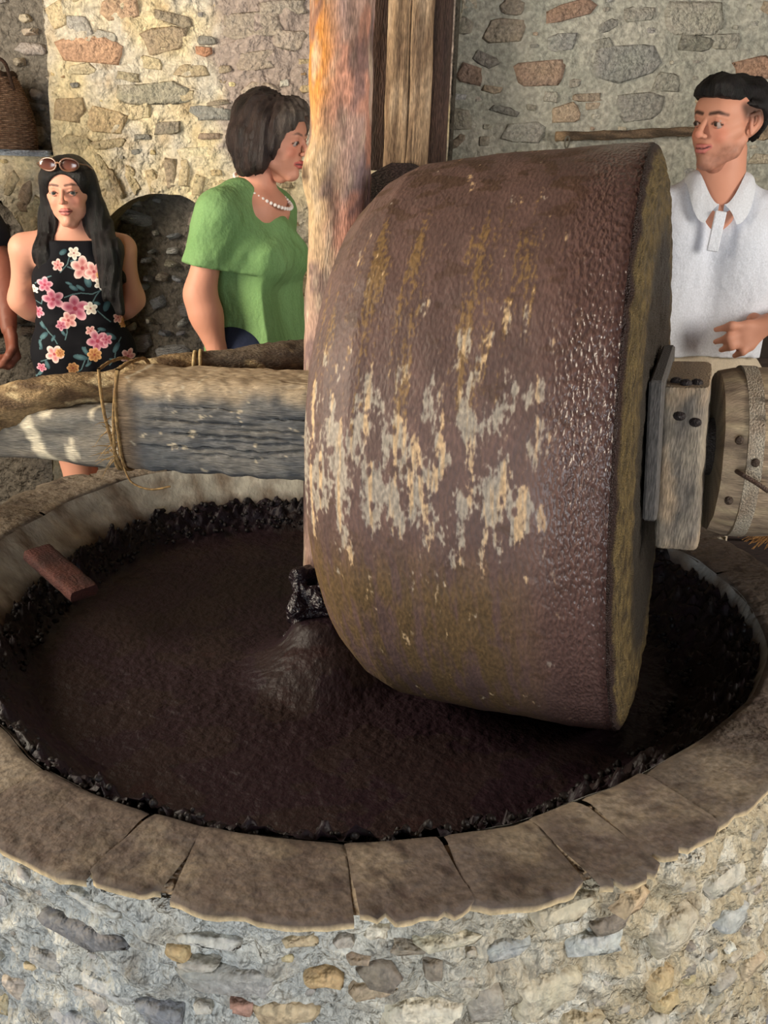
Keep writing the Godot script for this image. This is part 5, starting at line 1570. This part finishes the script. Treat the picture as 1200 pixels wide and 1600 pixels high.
	skin(s, hb, 0.012, 0.006, func(p: Vector3) -> Color:
		var n := fine.get_noise_3d(p.x * 1.6, p.y * 0.45, p.z * 1.6)
		var c := C(46, 34, 32).lerp(C(84, 66, 60), clampf(0.35 + n, 0, 1))
		return c.lerp(C(160, 146, 134), smoothstep(0.02, 0.075, p.z) * clampf(0.6 + 1.3 * n, 0, 1)), func(p: Vector3, d: float) -> float:
		d += 0.004 * fine.get_noise_3d(p.x * 1.5, p.y * 0.4, p.z * 1.5) + 0.012 * broad.get_noise_3d(p.x * 6.0, p.y * 2.0, p.z * 6.0) + 0.0022 * sin(atan2(p.x, p.z) * 55.0 + p.y * 30.0) + 0.003 * sin(atan2(p.x, p.z) * 21.0 + p.y * 20.0)
		var face := (Vector3(p.x / 0.080, (p.y + 0.018) / 0.098, (p.z - 0.088) / 0.086).length() - 1.0) * 0.08
		return maxf(maxf(d, -face), -0.112 - p.y + 0.01 * sin(p.x * 60.0 + p.z * 45.0)))
	for i in s.v.size(): s.v[i] = hp * s.v[i]
	put("hair", s.done(), M.hair, who, "dark brown bob, grey at the front")
	# pearl necklace
	s = Shape.new()
	for k in 44:
		var a := TAU * k / 44.0
		s.ball(Vector3(sin(a) * 0.073, 1.478 - 0.048 * cos(a), 0.026 + cos(a) * 0.092), Vector3.ONE * 0.0058, 5, func(_n): return C(238, 226, 218))
	put("pearl_necklace", s.done(), M.gloss, who, "string of white pearls").set_meta("kind", "stuff")
	s = Shape.new()
	shoes(s, 0.085, 0.0, C(40, 36, 34))
	put("shoes", s.done(), M.plain, who)


func man_in_white() -> void:
	var who := thing("person", "young man with short black hair in a white polo shirt, one hand on his hip", "man", Vector3(0.848, 0, -2.66), -0.16)
	var tone := C(204, 144, 120)
	var flat_tone := func(_p): return tone
	var s := Shape.new()
	var hp := Transform3D(Basis.from_euler(Vector3(0.04, -0.80, -0.03)).scaled(Vector3.ONE * 0.97), Vector3(-0.012, 1.698, 0.018))
	head(s, hp, {"skin": tone, "lips": C(186, 110, 102), "brow": C(40, 28, 24), "iris": C(70, 48, 36), "gaze": Vector3(-0.25, -0.05, 1), "stubble": C(92, 62, 50), "hair": C(34, 28, 26), "smile": 0.006, "brow_w": 0.0072, "full": 1.0})
	var b := [bone(Vector3(0, 1.63, -0.02), Vector3(0, 1.50, -0.03), 0.058, 0.063), bone(Vector3(-0.10, 1.47, -0.03), Vector3(0.10, 1.47, -0.03), 0.045, 0.045), bone(Vector3(0, 1.55, -0.01), Vector3(0, 1.47, 0.03), 0.045, 0.045)]
	var inv := who.transform.affine_inverse()
	var wrist: Vector3 = inv * at(1203, 505, -2.49)
	var elbow := Vector3(0.40, 1.25, -0.05)
	arm(b, Vector3(0.195, 1.485, -0.02), elbow, wrist, 1.08)
	arm(b, Vector3(-0.195, 1.485, -0.02), Vector3(-0.25, 1.2, -0.03), Vector3(-0.25, 0.95, 0.04), 1.08)
	skin(s, b, 0.016, 0.008, flat_tone)
	# his left hand, fingers spread on the hip
	b = []
	var knuckles := [[1168, 508], [1162, 520], [1163, 531], [1172, 540]]
	var joints := [[1143, 509], [1139, 528], [1142, 541], [1160, 549]]
	var tips := [[1119, 515], [1118, 534], [1127, 547], [1148, 556]]
	for i in 4:
		var k: Vector3 = inv * at(knuckles[i][0], knuckles[i][1], -2.482)
		var j: Vector3 = inv * at(joints[i][0], joints[i][1], -2.472)
		var t: Vector3 = inv * at(tips[i][0], tips[i][1], -2.492)
		b.append(bone(wrist + (k - wrist) * 0.05, k, 0.016, 0.0115))
		b.append(bone(k, j, 0.0100, 0.0088))
		b.append(bone(j, t, 0.0088, 0.0070))
	var t1: Vector3 = inv * at(1178, 497, -2.53)
	b.append(bone(wrist, t1, 0.015, 0.011))
	b.append(bone(t1, inv * at(1160, 500, -2.58), 0.011, 0.008))
	b.append(bone(wrist.lerp(elbow, 0.2), wrist, 0.027, 0.023))
	skin(s, b, 0.005, 0.0042, flat_tone)
	b = []
	hand(b, Vector3(-0.25, 0.945, 0.04), Vector3(0, -1, 0.1).normalized(), Vector3(-1, 0, 0), Vector3(0, 0.1, 1).normalized(), 1.0, 0.3)
	skin(s, b, 0.006, 0.005, flat_tone)
	put("body", s.done(), M.skin, who)
	# polo shirt
	s = Shape.new()
	var white := func(_p): return C(226, 229, 238)
	var sh := [bone(Vector3(-0.095, 1.40, -0.01), Vector3(-0.075, 1.04, 0.0), 0.108, 0.106), bone(Vector3(0.095, 1.40, -0.01), Vector3(0.075, 1.04, 0.0), 0.108, 0.106), bone(Vector3(-0.165, 1.475, -0.02), Vector3(0.165, 1.475, -0.02), 0.055, 0.055), bone(Vector3(-0.05, 1.52, -0.03), Vector3(0.05, 1.52, -0.03), 0.052, 0.052)]
	var sl := Vector3(0.195, 1.485, -0.02)
	var mid := sl.lerp(elbow, 0.62)
	sh.append(bone(sl, mid, 0.055, 0.066))
	sh.append(bone(mx(sl), Vector3(-0.235, 1.28, -0.028), 0.055, 0.066))
	skin(s, sh, 0.018, 0.0075, white, func(p: Vector3, d: float) -> float:
		d = folds(p, d, 0.0045)
		d += 0.006 * sin((p.y * 0.8 - p.x * 1.1) * 42.0 + 3.0 * broad.get_noise_3d(p.x * 2, p.y * 2, p.z * 2)) * smoothstep(0.02, 0.16, p.x) * smoothstep(1.5, 1.3, p.y) * 0.6
		if p.x > 0.16: d = maxf(d, (p - mid).dot((elbow - sl).normalized()))
		elif p.x < -0.16: d = maxf(d, 1.27 - p.y)
		var v := maxf(seg(p, Vector3(0, 1.75, -0.015), Vector3(0, 1.585, -0.025)) - 0.066, -1.0)
		d = maxf(d, -v)
		var notch := (absf(p.x + 0.004) - (p.y - 1.485) * 0.45)          # the open neck in front
		if p.z > 0.0: d = maxf(d, -maxf(notch, 1.497 - p.y))
		return maxf(d, 1.114 - p.y + 0.005 * sin(p.x * 14.0)))
	put("polo_shirt", s.done(), M.jersey, who, "white polo shirt")
	s = Shape.new()
	for sd in [-1.0, 1.0]:
		s.sheet(30, 8, func(u: float, v: float) -> Vector3:     # the folded flap, pointed in front
			var a: float = lerpf(0.10, PI, u)
			var front := smoothstep(0.42, 0.0, u)
			var r := Vector2(0.064 + 0.028 * v + 0.004 * sin(v * PI), 0.066 + 0.028 * v)
			var y := lerpf(1.585, 1.505, pow(front, 1.3)) - 0.032 * v - 0.014 * v * front + 0.006 * sin(v * PI)
			return Vector3((sin(a) * r.x + 0.030 * v * front) * sd, y, cos(a) * r.y - 0.024 + 0.032 * front), func(_u, _v, _p): return C(230, 233, 240))
		s.sheet(30, 3, func(u: float, v: float) -> Vector3:     # the band inside it
			var a: float = lerpf(0.10, PI, u)
			var front := smoothstep(0.42, 0.0, u)
			return Vector3(sin(a) * (0.064 - 0.002 * v) * sd, lerpf(1.585, 1.505, pow(front, 1.3)) - 0.05 * v, cos(a) * (0.066 - 0.002 * v) - 0.024 + 0.032 * front), func(_u, _v, _p): return C(222, 226, 234))
	put("collar", s.done(), M.jersey, who)
	s = Shape.new()
	s.flat_box(Transform3D(Basis.from_euler(Vector3(-0.14, 0, -0.10)), Vector3(-0.008, 1.440, 0.108)), Vector3(0.028, 0.10, 0.010), 0.002, C(228, 231, 239))
	put("placket", s.done(true), M.jersey, who)
	# trousers
	s = Shape.new()
	b = [bone(Vector3(-0.07, 1.03, 0.0), Vector3(0.07, 1.03, 0.0), 0.110, 0.115), bone(Vector3(-0.07, 0.95, 0.0), Vector3(0.07, 0.95, 0.0), 0.118, 0.118)]
	legs(b, 0.92, 0.5, 0.09, 1.15)
	skin(s, b, 0.02, 0.01, func(_p): return C(206, 192, 170), func(p: Vector3, d: float) -> float:
		d = folds(p, d, 0.004)
		if p.y > 1.05: d -= 0.004
		return maxf(maxf(d, p.y - 1.126), 0.05 - p.y))
	put("trousers", s.done(), M.jersey, who, "cream trousers")
	s = Shape.new()
	s.flat_box(Transform3D(Basis.from_euler(Vector3(0, -0.5, 0)), Vector3(-0.085, 1.085, 0.112)), Vector3(0.012, 0.04, 0.008), 0.002, C(214, 200, 178))
	put("belt_loop", s.done(true), M.jersey, who)
	# hair: longer on top, swept to the front, faded sides
	s = Shape.new()
	var hb := [bone(Vector3(0, 0.042, -0.050), Vector3(0, 0.054, 0.025), 0.078, 0.062), bone(Vector3(-0.032, 0.076, 0.055), Vector3(0.028, 0.080, 0.055), 0.026, 0.030), bone(Vector3(0.0, 0.03, -0.060), Vector3(0.0, -0.01, -0.062), 0.068, 0.058)]
	skin(s, hb, 0.010, 0.005, func(p: Vector3) -> Color: return C(18, 16, 18).lerp(C(38, 32, 32), clampf(0.3 + fine.get_noise_3d(p.x * 2.0, p.y * 2.0, p.z), 0, 1)), func(p: Vector3, d: float) -> float:
		d += 0.009 * fine.get_noise_3d(p.x * 1.8, p.y * 1.2, p.z * 0.7) + 0.0022 * sin(p.x * 330.0 + p.z * 120.0)
		var face := (Vector3(p.x / 0.074, (p.y + 0.02) / 0.080, (p.z - 0.08) / 0.082).length() - 1.0) * 0.074
		d = maxf(d, -face)
		d = maxf(d, 0.036 - p.y + 0.24 * maxf(0.0, p.z + 0.035) - 1.3 * maxf(0.0, -0.045 - p.z) + 0.004 * fine.get_noise_3d(p.x * 3, p.y, p.z * 3))
		return d)
	for i in s.v.size(): s.v[i] = hp * s.v[i]
	put("hair", s.done(), M.hair, who, "short black hair swept to the front")
	s = Shape.new()
	shoes(s, 0.09, 0.0, C(60, 50, 44))
	put("shoes", s.done(), M.plain, who)


func bystander() -> void:
	var root := at(-105, 700, -3.14)
	var who := thing("person", "bystander in dark clothes at the edge of the picture, only a hanging fist showing", "person", Vector3(root.x, 0, -3.14), 0.35)
	var tone := C(120, 72, 58)
	var flat_tone := func(_p): return tone
	var inv := who.transform.affine_inverse()
	var wrist: Vector3 = inv * at(14, 515, -3.08)
	var s := Shape.new()
	head(s, Transform3D(Basis.from_euler(Vector3(0, 0.1, 0)), Vector3(0, 1.66, 0.02)), {"skin": tone, "lips": C(140, 76, 70), "brow": C(40, 30, 26), "iris": C(60, 44, 34), "hair": C(30, 26, 24)})
	var b := [bone(Vector3(0, 1.6, -0.02), Vector3(0, 1.47, -0.03), 0.055, 0.06), bone(Vector3(-0.11, 1.46, -0.03), Vector3(0.11, 1.46, -0.03), 0.05, 0.05)]
	var elbow: Vector3 = inv * at(4, 415, -3.16)
	arm(b, Vector3(0.185, 1.44, -0.02), elbow, wrist, 1.1)
	arm(b, Vector3(-0.185, 1.44, -0.02), Vector3(-0.23, 1.17, -0.04), Vector3(-0.23, 0.93, 0.02), 1.1)
	skin(s, b, 0.016, 0.01, flat_tone)
	b = []
	hand(b, wrist, Vector3(0.08, -1, 0.1).normalized(), Vector3(0.9, 0, -0.3).normalized(), Vector3(0.3, 0.05, 0.95).normalized(), 1.0, 1.15, 0.05)
	skin(s, b, 0.0055, 0.0045, flat_tone)
	b = []
	hand(b, Vector3(-0.23, 0.925, 0.02), Vector3(0, -1, 0.1).normalized(), Vector3(-1, 0, 0), Vector3(0, 0.1, 1).normalized(), 1.0, 0.4)
	skin(s, b, 0.006, 0.005, flat_tone)
	put("body", s.done(), M.skin, who)
	s = Shape.new()
	var sh := [bone(Vector3(-0.10, 1.34, -0.01), Vector3(0.10, 1.34, -0.01), 0.12, 0.12), bone(Vector3(-0.17, 1.44, -0.02), Vector3(0.17, 1.44, -0.02), 0.064, 0.064), bone(Vector3(-0.075, 1.05, 0.0), Vector3(0.075, 1.05, 0.0), 0.125, 0.125), bone(Vector3(0.185, 1.44, -0.02), Vector3(0.185, 1.44, -0.02).lerp(elbow, 0.6), 0.066, 0.072), bone(Vector3(-0.185, 1.44, -0.02), Vector3(-0.215, 1.27, -0.03), 0.066, 0.072)]
	skin(s, sh, 0.018, 0.012, func(_p): return C(36, 34, 42), func(p, d): return maxf(folds(p, d, 0.005), 0.93 - p.y))
	put("dark_shirt", s.done(), M.jersey, who)
	s = Shape.new()
	b = [bone(Vector3(-0.08, 0.95, 0.0), Vector3(0.08, 0.95, 0.0), 0.118, 0.118)]
	legs(b, 0.92, 0.5, 0.10, 1.3)
	skin(s, b, 0.02, 0.012, func(_p): return C(26, 25, 32), func(p, d): return maxf(folds(p, d, 0.004), 0.05 - p.y))
	put("trousers", s.done(), M.jersey, who, "black trousers")
	s = Shape.new()
	skin(s, [bone(Vector3(0, 0.07, -0.05), Vector3(0, 0.08, 0.02), 0.088, 0.07)], 0.01, 0.007, func(_p): return C(26, 22, 22), func(p: Vector3, d: float) -> float: return maxf(d, 0.03 - p.y + 0.8 * maxf(0.0, p.z + 0.02)))
	for i in s.v.size(): s.v[i] += Vector3(0, 1.66, 0.02)
	put("hair", s.done(), M.hair, who)
	s = Shape.new()
	shoes(s, 0.10, 0.0, C(30, 28, 28))
	put("shoes", s.done(), M.plain, who)


func build_small_things() -> void:
	# ---- wicker basket on the ledge
	var base := at(-28, 238, -3.70)
	base.y = 1.5685
	var basket := thing("wicker_basket", "tall brown wicker basket standing on the slate ledge of the alcove", "basket", base)
	var R := func(t: float) -> float: return lerpf(0.19, 0.135, pow(t, 1.6)) + 0.01 * sin(t * PI)
	var s := Shape.new()
	s.sheet(120, 170, func(u: float, v: float) -> Vector3:
		var a := TAU * u
		var row := floorf(v * 38.0)
		var r: float = R.call(v) + 0.0045 * absf(sin(v * 38.0 * PI)) + 0.003 * sin(a * 22.0 + PI * row) + 0.002 * fine.get_noise_2d(a, v * 4.0)
		return Vector3(sin(a) * r, v * 0.245, cos(a) * r), func(u: float, v: float, p: Vector3) -> Color:
		var row := floorf(v * 38.0)
		var c := V(220, 180, 148).lerp(V(160, 120, 94), clampf(0.5 + 0.9 * fine.get_noise_2d(u * 3.0, row * 1.7), 0, 1))
		return c.lerp(V(84, 60, 48), 0.75 * smoothstep(0.45, 0.1, absf(sin(v * 38.0 * PI)))), true)
	s.sheet(40, 6, func(u: float, v: float) -> Vector3:
		var a := TAU * u
		return Vector3(sin(a), 0, cos(a)) * lerpf(R.call(1.0) + 0.002, 0.01, v) + Vector3(0, 0.245 - 0.02 * v, 0), func(_u, _v, _p): return V(60, 44, 36), true)
	put("woven_body", s.done(), M.wicker, basket)
	s = Shape.new()
	var ring := []
	for k in 33:
		var a := TAU * k / 32.0
		ring.append(Vector3(sin(a) * 0.138, 0.247 + 0.004 * sin(a * 9.0), cos(a) * 0.138))
	s.tube(ring, func(_t, _a): return 0.009, 8, func(_t, p: Vector3) -> Color: return V(104, 78, 60).lerp(V(70, 52, 42), clampf(0.5 + fine.get_noise_3d(p.x * 2, p.y, p.z * 2), 0, 1)), false)
	put("rim", s.done(), M.wicker, basket)
	s = Shape.new()
	s.tube(bend([Vector3(0.09, 0.245, 0.08), Vector3(0.115, 0.29, 0.08), Vector3(0.14, 0.28, 0.07), Vector3(0.15, 0.235, 0.06), Vector3(0.155, 0.195, 0.05)], 24), func(_t, _a): return 0.0065, 7, func(_t, _p): return V(84, 62, 48))
	put("handle", s.done(), M.wicker, basket, "bent twig handle")

	# ---- pole and ring on the grey wall
	var stick := thing("wall_stick", "thin barked stick fixed level on the grey wall behind the man", "stick")
	var zs := WALL_R + 0.045
	s = Shape.new()
	s.tube(bend([at(868, 213, zs), at(930, 212, zs), at(1000, 209, zs), at(1060, 206, zs), at(1110, 205, zs), at(1180, 200, zs)], 70), func(t: float, a: float) -> float:
		return 0.0155 + 0.0015 * sin(t * 31.0) + 0.003 * fine.get_noise_3d(cos(a) * 0.1, sin(a) * 0.1, t * 1.6), 20, func(t: float, p: Vector3) -> Color:
		var c := V(128, 108, 88).lerp(V(84, 70, 58), clampf(0.5 + 1.6 * fine.get_noise_3d(p.x * 0.6, p.y * 3.0, p.z), 0, 1))
		return c.lerp(V(178, 150, 118), smoothstep(0.09, 0.03, t)))
	put("bark_stick", s.done(), M.bark, stick)
	s = Shape.new()
	var hook := []
	var hc := at(886, 222, zs + 0.012)
	for k in 15:
		var a := TAU * k / 14.0
		hook.append(hc + Vector3(cos(a) * 0.008, sin(a) * 0.02, 0.006 * sin(a)))
	s.tube(hook, func(_t, _a): return 0.0035, 6, func(_t, _p): return V(120, 116, 106), false)
	put("wire_loop", s.done(), M.iron, stick, "grey wire loop at the stick's end")

	# ---- string by the corner, dark box at the right, straw tuft, scraper, chest
	var cord := thing("hanging_string", "pale string dangling on the grey wall near the dark boards", "cord")
	s = Shape.new()
	s.tube(bend([at(724, -120, WALL_R + 0.03), at(722, -10, WALL_R + 0.03), at(723, 12, WALL_R + 0.03), at(716, 40, WALL_R + 0.025), at(712, 66, WALL_R + 0.02)], 30), func(_t, _a): return 0.0028, 6, func(_t, _p): return V(186, 178, 158))
	s.tube(bend([at(718, -120, WALL_R + 0.03), at(716, 0, WALL_R + 0.03), at(720, 24, WALL_R + 0.03)], 12), func(_t, _a): return 0.0024, 6, func(_t, _p): return V(186, 178, 158))
	put("strand", s.done(), M.straw, cord)
	var box := thing("wall_box", "small dark plastic box with a white dot on the grey wall behind the man's head", "box")
	s = Shape.new()
	var bp := at(1204, 145, WALL_R + 0.03)
	s.flat_box(Transform3D(Basis(), bp), Vector3(0.052, 0.024, 0.05), 0.003, C(44, 36, 40))
	put("case", s.done(true), M.plain, box)
	s = Shape.new()
	s.ball(at(1199, 145, WALL_R + 0.056), Vector3(0.003, 0.003, 0.002), 6, func(_n): return C(240, 240, 240))
	put("dot", s.done(), M.plain, box, "white dot")
	var tuft := thing("straw_tuft", "orange straw tuft hanging over the rim at the foot of the roller", "straw")
	s = Shape.new()
	var root := at(1206, 832, -1.93)
	for k in 150:
		var a := root + Vector3(rng.randf_range(-0.012, 0.03), rng.randf_range(-0.01, 0.04), rng.randf_range(-0.02, 0.02))
		var d := Vector3(rng.randf_range(-0.06, 0.0), rng.randf_range(-0.035, 0.0), rng.randf_range(-0.01, 0.03))
		s.tube([a, a + d * 0.5 + Vector3(0, 0.008, 0.004), a + d], func(t, _a): return 0.0016 * (1.1 - t * 0.6), 4, func(_t, _p): return V(196, 138, 80), false)
	put("fibres", s.done(), M.straw, tuft).set_meta("kind", "stuff")
	var scraper := thing("scraper_board", "short reddish brown board leaning on the lining at the left of the paste", "board")
	s = Shape.new()
	var e0 := at(64, 868, -2.02)
	var e1 := at(118, 915, -1.93)
	timber(s, line(e0 + (e0 - e1) * 0.12, e1 + (e1 - e0) * 0.25, 16), func(_t): return 0.034, func(_t): return 0.014, 8.0, 0.002, func(_t, p: Vector3) -> Color: return V(84, 46, 38).lerp(V(58, 32, 28), clampf(0.5 + 1.5 * fine.get_noise_3d(p.x, p.y * 2.0, p.z), 0, 1)), 32, 8.0)
	put("board", s.done(), M.bark, scraper)
	var chest := thing("dark_chest", "dark wooden chest against the wall behind the man", "chest", Vector3(1.55, 0, -3.2))
	for k in 5:
		s = Shape.new()
		slab_box(Vector3(-0.5, 0.06 + k * 0.19, -0.25), Vector3(0.5, 0.245 + k * 0.19, 0.25), jit(V(58, 46, 42), 0.15), s, 0.008)
		put("plank", s.done(true), M.wood_lengthwise, chest)
	s = Shape.new()
	slab_box(Vector3(-0.53, 1.012, -0.28), Vector3(0.53, 1.05, 0.28), V(64, 52, 46), s, 0.006)
	put("lid", s.done(true), M.wood_lengthwise, chest)
